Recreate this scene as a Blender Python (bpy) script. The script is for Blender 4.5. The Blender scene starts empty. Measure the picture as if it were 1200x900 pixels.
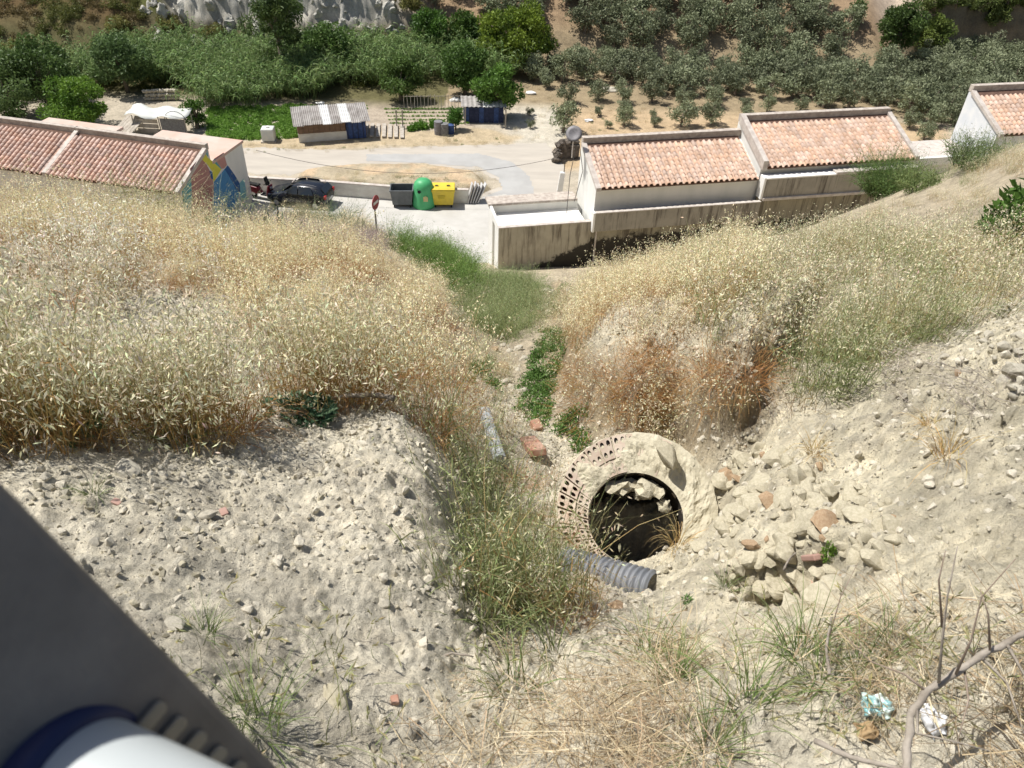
import bpy, bmesh, math, random
import numpy as np
from mathutils import Vector, Matrix, noise as mnoise
random.seed(11); RS = np.random.RandomState(7)
sc = bpy.context.scene
COL = sc.collection
# ---------------------------------------------------------------- camera
CAM_Z, PITCH, ROLL = 20.0, math.radians(38.5), math.radians(2.2)
cd = bpy.data.cameras.new('camera'); cam = bpy.data.objects.new('camera', cd); COL.objects.link(cam)
FW = np.array([0, math.cos(PITCH), -math.sin(PITCH)])
_R0 = np.array([1., 0, 0]); _U0 = np.array([0, math.sin(PITCH), math.cos(PITCH)])
RT = _R0*math.cos(ROLL)+_U0*math.sin(ROLL); UP = -_R0*math.sin(ROLL)+_U0*math.cos(ROLL)
cam.matrix_world = Matrix([[RT[0], UP[0], -FW[0], 0], [RT[1], UP[1], -FW[1], 0], [RT[2], UP[2], -FW[2], CAM_Z], [0, 0, 0, 1]])
cd.sensor_width = 36; cd.lens = 27; cd.clip_end = 2000; cd.clip_start = 0.02
cd.dof.use_dof = True; cd.dof.focus_distance = 7.0; cd.dof.aperture_fstop = 7
sc.camera = cam
# ---------------------------------------------------------------- sky, sun, exposure
SUN = Vector((-0.45, 0.14, 0.88)).normalized()
w = bpy.data.worlds.new('World'); sc.world = w; w.use_nodes = True
nt = w.node_tree; bg = nt.nodes['Background']
sky = nt.nodes.new('ShaderNodeTexSky'); sky.sky_type = 'NISHITA'; sky.sun_disc = False
sky.sun_elevation = math.asin(SUN.z); sky.sun_rotation = math.atan2(SUN.x, SUN.y)
sky.air_density = 1.0; sky.dust_density = 2.0
nt.links.new(sky.outputs[0], bg.inputs[0]); bg.inputs[1].default_value = 0.075
sl = bpy.data.lights.new('sun', 'SUN'); sl.energy = 4.9; sl.angle = math.radians(0.5); sl.color = (1.0, 0.965, 0.91)
so = bpy.data.objects.new('sun', sl); COL.objects.link(so); so.rotation_euler = SUN.to_track_quat('Z', 'Y').to_euler()
sc.view_settings.view_transform = 'Standard'; sc.view_settings.look = 'None'
sc.view_settings.exposure = 0.36; sc.view_settings.gamma = 1.0
sc.render.engine = 'CYCLES'; sc.cycles.max_bounces = 6; sc.cycles.transparent_max_bounces = 4

# ---------------------------------------------------------------- picture -> world measuring helpers
CP = np.array([0, 0, CAM_Z])
def ray(px, py):
    d = FW+RT*(px-600)/900.-UP*(py-450)/900.
    return d/np.linalg.norm(d)
def at_z(px, py, z):
    d = ray(px, py); return CP+d*(z-CAM_Z)/d[2]
def at_d(px, py, s): return CP+ray(px, py)*s
def at_y(px, py, Y):
    d = ray(px, py); return CP+d*Y/d[1]
def plane_hit(px, py, p0, n):
    d = ray(px, py); n = np.array(n); return CP+d*(np.dot(np.array(p0)-CP, n)/np.dot(d, n))
# ---------------------------------------------------------------- numpy noise
def _h(ix, iy, s):
    n = (ix.astype(np.int64)*374761393+iy.astype(np.int64)*668265263+s*974711) & 0xffffffff
    n = ((n ^ (n >> 13))*1274126177) & 0xffffffff
    return ((n ^ (n >> 16)) & 0xffff)/65535.0
def vn(x, y, s=0):
    x = np.asarray(x, float); y = np.asarray(y, float)
    ix = np.floor(x); iy = np.floor(y); fx = x-ix; fy = y-iy
    fx = fx*fx*fx*(fx*(fx*6-15)+10); fy = fy*fy*fy*(fy*(fy*6-15)+10)
    a = _h(ix, iy, s); b = _h(ix+1, iy, s); c = _h(ix, iy+1, s); d = _h(ix+1, iy+1, s)
    return (a+(b-a)*fx+(c-a)*fy+(a-b-c+d)*fx*fy)*2-1
def fbm(x, y, s=0, o=4):
    t = 0; a = 1.; n = 0
    for k in range(o):
        ca, sa = math.cos(1.1*k), math.sin(1.1*k)
        t = t+a*vn((x*ca-y*sa)*2**k, (x*sa+y*ca)*2**k, s+k*13); n += a; a *= .5
    return t/n
def worley(x, y, s=0):
    x = np.asarray(x, float); y = np.asarray(y, float)
    ix = np.floor(x); iy = np.floor(y); best = np.full(x.shape, 9.); idv = np.zeros(x.shape)
    for dx in (-1, 0, 1):
        for dy in (-1, 0, 1):
            cx = ix+dx; cy = iy+dy
            d = (cx+_h(cx, cy, s+1)-x)**2+(cy+_h(cx, cy, s+2)-y)**2
            m = d < best; best = np.where(m, d, best); idv = np.where(m, _h(cx, cy, s+3), idv)
    return np.sqrt(best), idv
def sstep(a, b, x):
    t = np.clip((x-a)/(b-a), 0, 1); return t*t*(3-2*t)
def polydist(x, y, poly):
    """signed distance (positive inside) to a plan polygon"""
    x = np.asarray(x, float); y = np.asarray(y, float)
    best = np.full(x.shape, 1e18); ins = np.zeros(x.shape, bool); n = len(poly)
    for i in range(n):
        ax, ay = poly[i][:2]; bx, by = poly[(i+1) % n][:2]
        ex, ey = bx-ax, by-ay; L = ex*ex+ey*ey+1e-12
        t = np.clip(((x-ax)*ex+(y-ay)*ey)/L, 0, 1)
        best = np.minimum(best, (x-ax-t*ex)**2+(y-ay-t*ey)**2)
        c = ((ay > y) != (by > y)) & (x < (bx-ax)*(y-ay)/((by-ay) if by != ay else 1e-12)+ax)
        ins ^= c
    d = np.sqrt(best); return np.where(ins, d, -d)

# ---------------------------------------------------------------- materials
def rgb(*c): return (c[0], c[1], c[2], 1)
def mat(name, c1, c2=None, scale=8, rough=.85, bump=0., bscale=None, metal=0, detail=4, streak=None, rnd=0., trans=0., spec=.3, attr=None, bdist=.02):
    m = bpy.data.materials.new(name); m.use_nodes = True; t = m.node_tree; N = t.nodes; L = t.links
    b = N['Principled BSDF']; b.inputs['Roughness'].default_value = rough; b.inputs['Metallic'].default_value = metal
    b.inputs['Specular IOR Level'].default_value = spec
    tc = N.new('ShaderNodeTexCoord'); src = None
    if attr:
        at = N.new('ShaderNodeAttribute'); at.attribute_name = attr; src = at.outputs['Color']
    if c2 is not None:
        nz = N.new('ShaderNodeTexNoise'); nz.inputs['Scale'].default_value = scale; nz.inputs['Detail'].default_value = detail
        nz.inputs['Roughness'].default_value = .6
        if streak:
            mp = N.new('ShaderNodeMapping'); mp.inputs['Scale'].default_value = streak
            L.new(tc.outputs['Object'], mp.inputs[0]); L.new(mp.outputs[0], nz.inputs['Vector'])
        else: L.new(tc.outputs['Object'], nz.inputs['Vector'])
        mr = N.new('ShaderNodeMapRange'); mr.inputs[1].default_value = .36; mr.inputs[2].default_value = .64
        L.new(nz.outputs[0], mr.inputs[0])
        mx = N.new('ShaderNodeMix'); mx.data_type = 'RGBA'
        L.new(mr.outputs[0], mx.inputs[0]); mx.inputs[6].default_value = rgb(*c1); mx.inputs[7].default_value = rgb(*c2)
        out = mx.outputs[2]
        if src is not None:
            mm = N.new('ShaderNodeMix'); mm.data_type = 'RGBA'; mm.blend_type = 'MULTIPLY'; mm.inputs[0].default_value = 1
            L.new(src, mm.inputs[6]); L.new(out, mm.inputs[7]); out = mm.outputs[2]
        src = out
    if src is None:
        rg = N.new('ShaderNodeRGB'); rg.outputs[0].default_value = rgb(*c1); src = rg.outputs[0]
    if rnd:
        oi = N.new('ShaderNodeObjectInfo'); hs = N.new('ShaderNodeHueSaturation')
        m1 = N.new('ShaderNodeMapRange'); m1.inputs[3].default_value = 1-rnd; m1.inputs[4].default_value = 1+rnd
        L.new(oi.outputs['Random'], m1.inputs[0]); L.new(m1.outputs[0], hs.inputs['Value']); L.new(src, hs.inputs['Color'])
        m2 = N.new('ShaderNodeMath'); m2.operation = 'MULTIPLY'; m2.inputs[1].default_value = 7.31
        m3 = N.new('ShaderNodeMath'); m3.operation = 'FRACT'; L.new(oi.outputs['Random'], m2.inputs[0]); L.new(m2.outputs[0], m3.inputs[0])
        m4 = N.new('ShaderNodeMapRange'); m4.inputs[3].default_value = 1-rnd; m4.inputs[4].default_value = 1+rnd*.6
        L.new(m3.outputs[0], m4.inputs[0]); L.new(m4.outputs[0], hs.inputs['Saturation']); src = hs.outputs[0]
    L.new(src, b.inputs['Base Color'])
    if bump:
        n2 = N.new('ShaderNodeTexNoise'); n2.inputs['Scale'].default_value = bscale or scale*3; n2.inputs['Detail'].default_value = 5
        n2.inputs['Roughness'].default_value = .65
        L.new(tc.outputs['Object'], n2.inputs['Vector'])
        bp = N.new('ShaderNodeBump'); bp.inputs['Strength'].default_value = bump; bp.inputs['Distance'].default_value = bdist
        L.new(n2.outputs[0], bp.inputs['Height']); L.new(bp.outputs[0], b.inputs['Normal'])
    if trans:
        td = N.new('ShaderNodeBsdfTranslucent'); L.new(src, td.inputs[0])
        ms = N.new('ShaderNodeMixShader'); ms.inputs[0].default_value = trans
        L.new(b.outputs[0], ms.inputs[1]); L.new(td.outputs[0], ms.inputs[2]); L.new(ms.outputs[0], N['Material Output'].inputs[0])
    return m
MAT = {}
# ---------------------------------------------------------------- mesh helpers
class MB:
    def __init__(s): s.v = []; s.f = []; s.c = []
    def add(s, v, f, c=None):
        o = len(s.v); s.v += [tuple(p) for p in v]; s.f += [tuple(i+o for i in q) for q in f]
        s.c += [c or (1, 1, 1)]*len(f)
    def box(s, x0, x1, y0, y1, z0, z1, M=None, c=None):
        v = [(x, y, z) for z in (z0, z1) for y in (y0, y1) for x in (x0, x1)]
        if M is not None: v = [M @ Vector(p) for p in v]
        s.add(v, [(0, 2, 3, 1), (4, 5, 7, 6), (0, 1, 5, 4), (2, 6, 7, 3), (0, 4, 6, 2), (1, 3, 7, 5)], c)
    def prism(s, pts, ext, c=None):
        """pts: planar loop, ext: vector"""
        n = len(pts); p = [Vector(q) for q in pts]; e = Vector(ext)
        v = p+[q+e for q in p]
        f = [tuple(range(n-1, -1, -1)), tuple(range(n, 2*n))]+[(i, (i+1) % n, n+(i+1) % n, n+i) for i in range(n)]
        s.add(v, f, c)
    def tube(s, pts, r, n=6, c=None, cap=True):
        pts = [Vector(p) for p in pts]; rs = r if hasattr(r, '__len__') else [r]*len(pts); v = []; f = []
        a = None
        for i, p in enumerate(pts):
            t = (pts[min(i+1, len(pts)-1)]-pts[max(i-1, 0)]).normalized()
            if a is None: a = t.orthogonal().normalized()
            a = (a-t*a.dot(t)).normalized(); b = t.cross(a)
            for k in range(n):
                an = 2*math.pi*k/n; v.append(p+(a*math.cos(an)+b*math.sin(an))*rs[i])
        for i in range(len(pts)-1):
            for k in range(n):
                f.append((i*n+k, i*n+(k+1) % n, (i+1)*n+(k+1) % n, (i+1)*n+k))
        if cap: f += [tuple(range(n-1, -1, -1)), tuple((len(pts)-1)*n+k for k in range(n))]
        s.add(v, f, c)
    def lathe(s, prof, n=16, M=None, c=None):
        v = []; f = []
        for r, z in prof:
            for k in range(n):
                a = 2*math.pi*k/n; v.append((r*math.cos(a), r*math.sin(a), z))
        for i in range(len(prof)-1):
            for k in range(n): f.append((i*n+k, i*n+(k+1) % n, (i+1)*n+(k+1) % n, (i+1)*n+k))
        if M is not None: v = [M @ Vector(p) for p in v]
        s.add(v, f, c)
    def build(s, name, m, parent=None, smooth=False, bevel=0):
        me = bpy.data.meshes.new(name); me.from_pydata([tuple(p) for p in s.v], [], s.f)
        if any(c != (1, 1, 1) for c in s.c):
            ca = me.color_attributes.new('Col', 'FLOAT_COLOR', 'CORNER'); d = []
            for fc, c in zip(s.f, s.c): d += [c[0], c[1], c[2], 1]*len(fc)
            ca.data.foreach_set('color', d)
        me.update()
        if smooth: me.polygons.foreach_set('use_smooth', [True]*len(me.polygons))
        return obj(name, me, m, parent, bevel)
def obj(name, me, m=None, parent=None, bevel=0):
    o = bpy.data.objects.new(name, me); COL.objects.link(o)
    if m is not None:
        for q in (m if isinstance(m, (list, tuple)) else [m]): me.materials.append(MAT.get(q, q) if isinstance(q, str) else q)
    if parent is not None: o.parent = parent
    if bevel:
        b = o.modifiers.new('bevel', 'BEVEL'); b.width = bevel; b.segments = 2; b.limit_method = 'ANGLE'
    return o
def tag(o, label=None, cat=None, group=None, kind=None):
    if label: o['label'] = label
    if cat: o['category'] = cat
    if group: o['group'] = group
    if kind: o['kind'] = kind
    return o
def empty(name, loc, label, cat, group=None, rz=0.):
    o = bpy.data.objects.new(name, None); COL.objects.link(o); o.empty_display_size = .1
    o.location = tuple(loc); o.rotation_euler = (0, 0, rz)
    return tag(o, label, cat, group)
def npmesh(name, V, F, cols=None):
    """V (n,3), F (m,k) with k=3/4; cols per-vertex (n,3)"""
    me = bpy.data.meshes.new(name); V = np.asarray(V, np.float32); F = np.asarray(F, np.int32); k = F.shape[1]
    me.vertices.add(len(V)); me.vertices.foreach_set('co', V.ravel())
    me.loops.add(F.size); me.loops.foreach_set('vertex_index', F.ravel())
    me.polygons.add(len(F)); me.polygons.foreach_set('loop_start', np.arange(0, F.size, k, dtype=np.int32))
    try: me.polygons.foreach_set('loop_total', np.full(len(F), k, np.int32))
    except Exception: pass
    if cols is not None:
        ca = me.color_attributes.new('Col', 'FLOAT_COLOR', 'POINT')
        c4 = np.ones((len(V), 4), np.float32); c4[:, :3] = cols; ca.data.foreach_set('color', c4.ravel())
    me.update(); me.validate(); return me
# ================================================================ TERRAIN
# surveyed ground points of the near slope: (px, py, slant distance)
_CT = [(600,895,3.05),(200,895,2.7),(0,895,2.7),(350,880,2.9),(480,840,3.1),(800,895,3.0),(1000,895,3.0),(1200,895,3.0),
 (400,750,3.4),(250,700,3.4),(480,650,3.85),(300,600,4.0),(450,560,4.4),(120,600,3.9),(500,560,4.5),(515,620,4.2),(0,600,3.9),(300,520,4.8),(470,500,5.1),(50,540,4.5),(-150,560,4.6),
 (545,800,3.55),(600,780,3.75),(590,700,4.5),(565,640,5.1),(575,590,5.9),(640,620,5.7),(560,540,6.3),(620,560,6.6),(600,500,7.8),(610,450,10.2),(606,410,13.5),(620,370,18),(640,345,23),(610,335,28),
 (450,480,5.7),(300,450,6.2),(100,480,5.5),(480,440,7.4),(450,400,9),(300,400,7.6),(100,400,7),(530,430,9.3),(520,380,13),(520,350,18),(450,330,13.5),(350,330,11),(200,330,9.6),(50,330,8.6),(-200,330,8.6),
 (450,305,20),(300,298,15.5),(180,275,15.5),(30,265,14.5),(-200,260,14),(380,275,24),(290,262,23),(120,250,20),(0,242,19),(460,275,27.5),(540,320,26),(500,300,24),
 (700,560,6.4),(690,500,7.6),(672,450,9.5),(800,530,6.6),(745,525,7.2),(880,505,6.1),(760,438,6.65),(700,438,7.7),(850,432,6.15),(760,400,7.6),(700,400,9.0),(930,455,5.9),(960,500,5.3),(900,590,4.75),(1000,600,4.3),(1100,550,4.4),(1190,500,4.6),(1100,640,3.9),(1190,650,3.7),
 (1190,410,5.9),(1100,420,6.2),(1000,420,6.7),(1190,340,8.2),(1050,340,8.6),(900,350,9),(780,360,9.6),(700,370,12),(690,345,20),(810,330,13.5),(750,335,16),(760,327,25),(670,348,26),(590,344,29),(645,342,30),(560,338,28.5),(710,338,28),(900,295,15.5),(890,286,24),(1000,268,17),(1100,250,16),(1190,250,13.5),(1400,340,8),(1190,205,18),(1120,216,21),(1000,246,23),(1195,172,24.5),(1400,200,18),
 (1000,780,3.3),(1190,790,3.15),(930,700,3.95),(850,720,3.95),(850,800,3.35),(760,700,4.55),(700,690,4.75),(840,640,4.7),(700,780,3.6)]
_W = [at_d(*c) for c in _CT]
# where the slope runs on out of sight, down behind the houses
for (x, y, z) in [(-30,34,1.0),(-22,33,1.6),(-16,33,1.0),(-12,34,0.4),(-8,33,.5),(-5,33,.4),(-2,34.5,0.4),(2,35,.4),(7,36,.2),(12,37,.4),(18,39,.5),(24,39.5,2.6),(-25,25,6.3),(32,30,8.5),(34,40,2.5),
                  (-20,45,-6),(-10,45,-6),(0,45,-5),(10,46,-5),(20,48,-4),(32,50,-4),(-35,45,-5),(-3,0,17.9),(3,0,17.9),(-8,2,17.4),(8,2,17.4),(0,-4,19)]:
    _W.append(np.array([x, y, float(z)]))
_W = np.array(_W)
def _tps_fit(P, z, lam):
    n = len(P); d2 = ((P[:, None]-P[None])**2).sum(-1); K = .5*d2*np.log(d2+1e-12)
    A = np.zeros((n+3, n+3)); A[:n, :n] = K+lam*np.eye(n); A[:n, n] = 1; A[:n, n+1:] = P; A[n:, :n] = A[:n, n:].T
    return np.linalg.solve(A, np.concatenate([z, [0, 0, 0]]))
_S = 1.0
def _wp(x, y):  # compress distance so that near points and far points weigh alike
    r = np.sqrt(x*x+(y+2)**2); k = np.log(r+1.0)*4/np.maximum(r, 1e-6); return x*k, (y+2)*k
_px, _py = _wp(_W[:, 0], _W[:, 1])
_TRND = lambda x, y: 18-.5*y
_TW = _tps_fit(np.stack([_px, _py], 1), _W[:, 2]-_TRND(_W[:, 0], _W[:, 1]), .005)
def slope_z(x, y):
    sh = x.shape; x = x.ravel(); y = y.ravel(); out = np.empty(x.shape); n = len(_W)
    u, v = _wp(x, y)
    for i in range(0, len(x), 40000):
        a = u[i:i+40000, None]-_px[None]; b = v[i:i+40000, None]-_py[None]; d2 = a*a+b*b
        out[i:i+40000] = (.5*d2*np.log(d2+1e-12)) @ _TW[:n]+_TW[n]+_TW[n+1]*u[i:i+40000]+_TW[n+2]*v[i:i+40000]
    return (out+_TRND(x, y)).reshape(sh)
BANKS = []
def flat_z(x, y):
    """street, gardens and orchard, then the hills beyond"""
    z = 1.0*np.clip((41-y)/9.5, 0, 1.15)*sstep(-16, -9, x)
    yb = np.interp(x, [-70, -36, -30, -9, -4, 31, 37, 70], [62, 66, 69.5, 70.5, 69, 69, 75, 78])+1.6*fbm(x/9, y*0, 5, 3)
    sl = np.interp(x, [-70, -34, -29, -13, -8, 30, 36, 70], [.62, .6, 1.1, 1.05, .48, .42, .5, .5])
    h = np.maximum(y-yb, 0)
    hill = sl*h*sstep(0, 4, h)
    hill = np.minimum(hill, 16+.22*h)
    rough = sstep(2, 8, h)
    cliff = sstep(-34, -29, x)*(1-sstep(-13, -8, x))*sstep(.2, 1.6, h)
    hill = hill+rough*.5*fbm(x/5, y/5, 9, 4)+cliff*(1.5*(1-np.abs(fbm(x/4.5, y/5, 21, 5))*2.2)+.8*(1-2*np.abs(fbm(x*.7, y*.8, 4, 5)))+.35*fbm(x*2.5, y*2.5, 6, 3))
    # shaded rock step far right
    st = sstep(34.5, 38, x)*sstep(3, 4.4, y-yb+1.2*fbm(x/3, y*0, 77, 3))
    hill = hill+st*3.6
    return z+hill
RING_C = at_d(745, 598, 5.65)                       # centre of the broken shaft's mouth
RING_N = Vector((-.10, -.50, .86)).normalized()     # its mouth faces up and towards the camera
STREET = []
def ground_z(x, y, fine=True):
    x = np.asarray(x, float); y = np.asarray(y, float)
    s = slope_z(x, y)
    # gully banks: break the smooth slope into ledges where the earth is bare
    f = flat_z(x, y)
    k = .25; hh = np.clip(.5+.5*(s-f)/k, 0, 1); z = f+(s-f)*hh+k*hh*(1-hh)*.5
    on = sstep(-.1, .5, s-f)
    r = np.sqrt(x*x+y*y)
    amp = on
    z = z+amp*(.10*fbm(x/1.3, y/1.3, 1, 4)*sstep(1.5, 6, r)+.25*fbm(x/4, y/4, 3, 2)*sstep(8, 16, r))
    if fine:
        near = on*(1-sstep(11, 20, r))
        z = z+near*(.030*fbm(x*4, y*4, 12, 4))
        d, i = worley(x*5.5+.4*fbm(x*6, y*6, 3, 2), y*5.5, 40); lump = sstep(.55, .1, d)*(i > .45)
        d2, i2 = worley(x*15+.4*fbm(x*16, y*16, 5, 2), y*15, 50); l2 = sstep(.6, .1, d2)*(i2 > .3)
        d3, i3 = worley(x*38, y*38, 60); l3 = sstep(.6, .1, d3)*(i3 > .3)
        rightside = sstep(-.2, .9, x-.25)*sstep(1.2, 2.2, y)*(1-sstep(7, 10, y))
        clod = .7+.5*sstep(-.2, .5, fbm(x*.9+5, y*.9, 31, 3))+1.3*rightside*sstep(-.2, .3, fbm(x*1.1, y*1.1, 33, 3))
        z = z+near*clod*(lump*.040*i+l2*.026*i2+l3*.010)
        rub = sstep(.45, .75, x)*(1-sstep(2.3, 3.0, x))*sstep(2.5, 2.9, y)*(1-sstep(5.2, 5.8, y))
        rg = 1-np.abs(fbm(x*2.6, y*2.6, 81, 5))*2
        z = z+near*rub*(.11*(rg-.6)+.04*fbm(x*9, y*9, 82, 4))
        z = z+near*.05*(1-np.abs(fbm(x*1.6, y*1.6, 83, 5))*2.5)*(1-rub)
    for poly, up_, w_up, dn in BANKS:      # crumbling earth banks: a real step in the ground
        dd = polydist(x, y, poly)+.10*fbm(x*2.2, y*2.2, 64, 4)+.03*fbm(x*9, y*9, 65, 3)
        z = z+up_*sstep(-.12, .08, dd)*(1-sstep(.12, w_up, dd))-dn*sstep(-.55, -.06, dd)*(1-sstep(-.06, .02, dd))
    # the well of the broken shaft
    dx = x-(RING_C[0]-RING_N.x*.12); dy = y-(RING_C[1]-RING_N.y*.12)+.05
    e = np.sqrt(dx*dx+(dy/.80)**2)
    z = z-2.6*(1-sstep(.36, .44, e))
    dx2 = x-RING_C[0]; dy2 = y-RING_C[1]
    # keep earth just under the visible face of the ring
    e2 = np.sqrt(dx2*dx2+(dy2/.86)**2); face = RING_C[2]-(dx2*RING_N.x+dy2*RING_N.y)/RING_N.z-.05
    m = (1-sstep(.56, .70, e2))*(e > .40)
    z = np.where(z > face, z*(1-m)+face*m, z)
    # loose pit on the right
    pit = at_pit; e3 = np.sqrt(((x-pit[0])/.26)**2+((y-pit[1])/.34)**2)
    z = z-.42*(1-sstep(.2, 1.0, e3+.5*fbm(x*5, y*5, 71, 4)))
    return z
at_pit = at_d(925, 668, 4.15)
def gz(x, y): return float(ground_z(np.array([x]), np.array([y]))[0])
def gp(px, py, far=120.):
    """point of the ground seen at a picture position"""
    d = ray(px, py); t = np.geomspace(1.2, far, 900); P = CP[None]+d[None]*t[:, None]
    g = ground_z(P[:, 0], P[:, 1]); k = np.argmax(P[:, 2] < g)
    if k == 0: return P[-1]
    a, b = P[k-1], P[k]; fa = a[2]-g[k-1]; fb = b[2]-g[k]; q = a+(b-a)*fa/(fa-fb)
    return np.array([q[0], q[1], gz(q[0], q[1])])
def wpoly(pts, z=0.):
    return [tuple(at_z(a, b, z)[:2]) for a, b in pts]
def gpoly(pts): return [tuple(gp(a, b)[:2]) for a, b in pts]

_b1 = gpoly([(655,330),(662,400),(678,452),(705,468),(745,470),(790,466),(835,462),(862,462),(890,440),(915,405),(940,360),(960,325)])
_b2 = gpoly([(420,420),(470,500),(497,520),(505,560),(514,600),(518,635),(500,668),(455,680),(400,640),(380,560),(380,480)])
BANKS += [(_b1, .20, 1.5, .12)]
# fan-shaped sheet: fine near the eye, coarse towards the horizon, reaching it
_rr = np.concatenate([np.geomspace(1.0, 13, 560), np.geomspace(13.06, 50, 210)[1:], np.geomspace(50.1, 140, 330)[1:], np.geomspace(142, 1500, 24)])
_aa = np.radians(np.concatenate([np.linspace(-100, -44, 60)[:-1], np.linspace(-44, 44, 680), np.linspace(44, 100, 60)[1:]]))
_Rg, _Ag = np.meshgrid(_rr, _aa, indexing='ij')
_X = _Rg*np.sin(_Ag); _Y = _Rg*np.cos(_Ag)-2.0
_Z = ground_z(_X, _Y)
# ---- soil colours (albedo) by place
def _blend(C, m, col): return C*(1-m[..., None])+np.array(col)[None, None]*m[..., None]
C = np.ones(_X.shape+(3,))*np.array([.67, .62, .50])[None, None]
_n1 = fbm(_X*1.4, _Y*1.4, 91, 4); _n2 = fbm(_X*7, _Y*7, 92, 3)
C = _blend(C, sstep(-.1, .5, _n1)*.6, (.70, .64, .51))
C = _blend(C, sstep(.1, 1.2, _X)*sstep(1, 2, _Y)*(1-sstep(6, 8, _Y))*.8, (.66, .60, .45))
C = _blend(C, sstep(.1, .5, _n2)*.35, (.40, .355, .28))
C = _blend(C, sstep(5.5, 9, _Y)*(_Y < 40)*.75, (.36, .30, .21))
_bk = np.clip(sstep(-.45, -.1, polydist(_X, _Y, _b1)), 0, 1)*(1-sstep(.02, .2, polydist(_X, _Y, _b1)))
C = _blend(C, _bk*.7, (.33, .26, .17))  # bank face darkened: shade of the overhanging grass put into the soil colour
C = C*(1+.22*fbm(_X*11, _Y*11, 95, 4)[..., None]*(_Y < 30)[..., None])*(1+.30*fbm(_X*34, _Y*34, 96, 2)[..., None]*(_Y < 9)[..., None])     # weathered earth under the grass
_fl = sstep(38, 41, _Y)
C = _blend(C, _fl, (.44, .39, .31))
_TAN = wpoly([(640,100),(760,96),(900,122),(1110,150),(1110,200),(640,200)])
C = _blend(C, sstep(-.6, .6, polydist(_X, _Y, _TAN)+.5*fbm(_X, _Y, 8, 3)), (.46, .35, .225))
_GRV = wpoly([(600,100),(645,100),(660,130),(670,175),(600,180),(598,140)])
C = _blend(C, sstep(-.5, .8, polydist(_X, _Y, _GRV)+.5*fbm(_X, _Y, 18, 3)), (.52, .48, .40))
_GAR = wpoly([(330,118),(560,112),(560,150),(350,160)])
C = _blend(C, sstep(-.5, .5, polydist(_X, _Y, _GAR)+.4*fbm(_X, _Y, 28, 3)), (.40, .34, .27))
_DRY = wpoly([(300,166),(350,160),(560,150),(610,160),(600,168),(440,172),(340,177),(230,178),(230,168)])
C = _blend(C, sstep(-.4, .4, polydist(_X, _Y, _DRY)+.4*fbm(_X, _Y, 38, 3))*.8, (.46, .37, .24))
_hm = sstep(1.5, 3.0, _Z)*(_Y > 55)
C = _blend(C, sstep(58, 61, _Y)*(_X > -6), (.30, .24, .155)); C = _blend(C, sstep(57, 60, _Y)*(_X <= -6), (.13, .12, .06)); C = _blend(C, _hm, (.29, .21, .135))
_lf = _hm*(1-sstep(-33.5, -29, _X+2.5*fbm(_X/3, _Y/3, 55, 3)))
C = _blend(C, _lf, (.085, .095, .035)); C = _blend(C, _lf*sstep(-.1, .4, fbm(_X/5, _Y/5, 56, 4)), (.15, .105, .055))
_cl = _hm*sstep(-33.5, -29, _X+2.5*fbm(_X/3, _Y/3, 55, 3))*(1-sstep(-13, -8, _X))
C = _blend(C, _cl, (.50, .48, .42)); C = _blend(C, _cl*sstep(0, .5, fbm(_X/1.5, _Y/3, 57, 4))*.7, (.34, .34, .32))
C = _blend(C, _hm*sstep(31, 34, _X)*(1-sstep(36, 38, _X)), (.42, .35, .28))
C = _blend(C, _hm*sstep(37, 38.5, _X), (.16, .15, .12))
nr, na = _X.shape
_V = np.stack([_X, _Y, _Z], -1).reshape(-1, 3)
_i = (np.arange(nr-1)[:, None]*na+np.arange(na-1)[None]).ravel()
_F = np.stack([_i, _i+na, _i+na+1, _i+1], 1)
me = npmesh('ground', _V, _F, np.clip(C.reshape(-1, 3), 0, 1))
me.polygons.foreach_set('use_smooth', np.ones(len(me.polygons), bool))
def ground_material():
    m = mat('soil', (.84, .84, .84), (1.14, 1.12, 1.08), scale=9, rough=1.0, attr='Col', detail=8, spec=.05)
    t = m.node_tree; N = t.nodes; L = t.links; b = N['Principled BSDF']; tc = N['Texture Coordinate']
    src = b.inputs['Base Color'].links[0].from_socket
    n5 = N.new('ShaderNodeTexNoise'); n5.inputs['Scale'].default_value = 1.1; n5.inputs['Detail'].default_value = 9; n5.inputs['Roughness'].default_value = .72; L.new(tc.outputs['Object'], n5.inputs[0])
    r5 = N.new('ShaderNodeMapRange'); r5.inputs[1].default_value = .38; r5.inputs[2].default_value = .60; r5.inputs[3].default_value = .80; r5.inputs[4].default_value = 1.12; L.new(n5.outputs[0], r5.inputs[0])
    m7 = N.new('ShaderNodeMix'); m7.data_type = 'RGBA'; m7.blend_type = 'MULTIPLY'; m7.inputs[0].default_value = 1; L.new(src, m7.inputs[6]); L.new(r5.outputs[0], m7.inputs[7]); L.new(m7.outputs[2], b.inputs['Base Color'])
    hs = []
    for sc_, d in ((20, .05), (70, .020)):
        v = N.new('ShaderNodeTexNoise'); v.inputs['Scale'].default_value = sc_; v.inputs['Detail'].default_value = 6; v.inputs['Roughness'].default_value = .7
        L.new(tc.outputs['Object'], v.inputs['Vector'])
        bp = N.new('ShaderNodeBump'); bp.inputs['Strength'].default_value = .9; bp.inputs['Distance'].default_value = d
        L.new(v.outputs[0], bp.inputs['Height'])
        if hs: L.new(hs[-1].outputs[0], bp.inputs['Normal'])
        hs.append(bp)
    L.new(hs[-1].outputs[0], b.inputs['Normal'])
    return m
MAT['soil'] = ground_material()
g = obj('ground', me, 'soil'); g['kind'] = 'structure'

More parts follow.
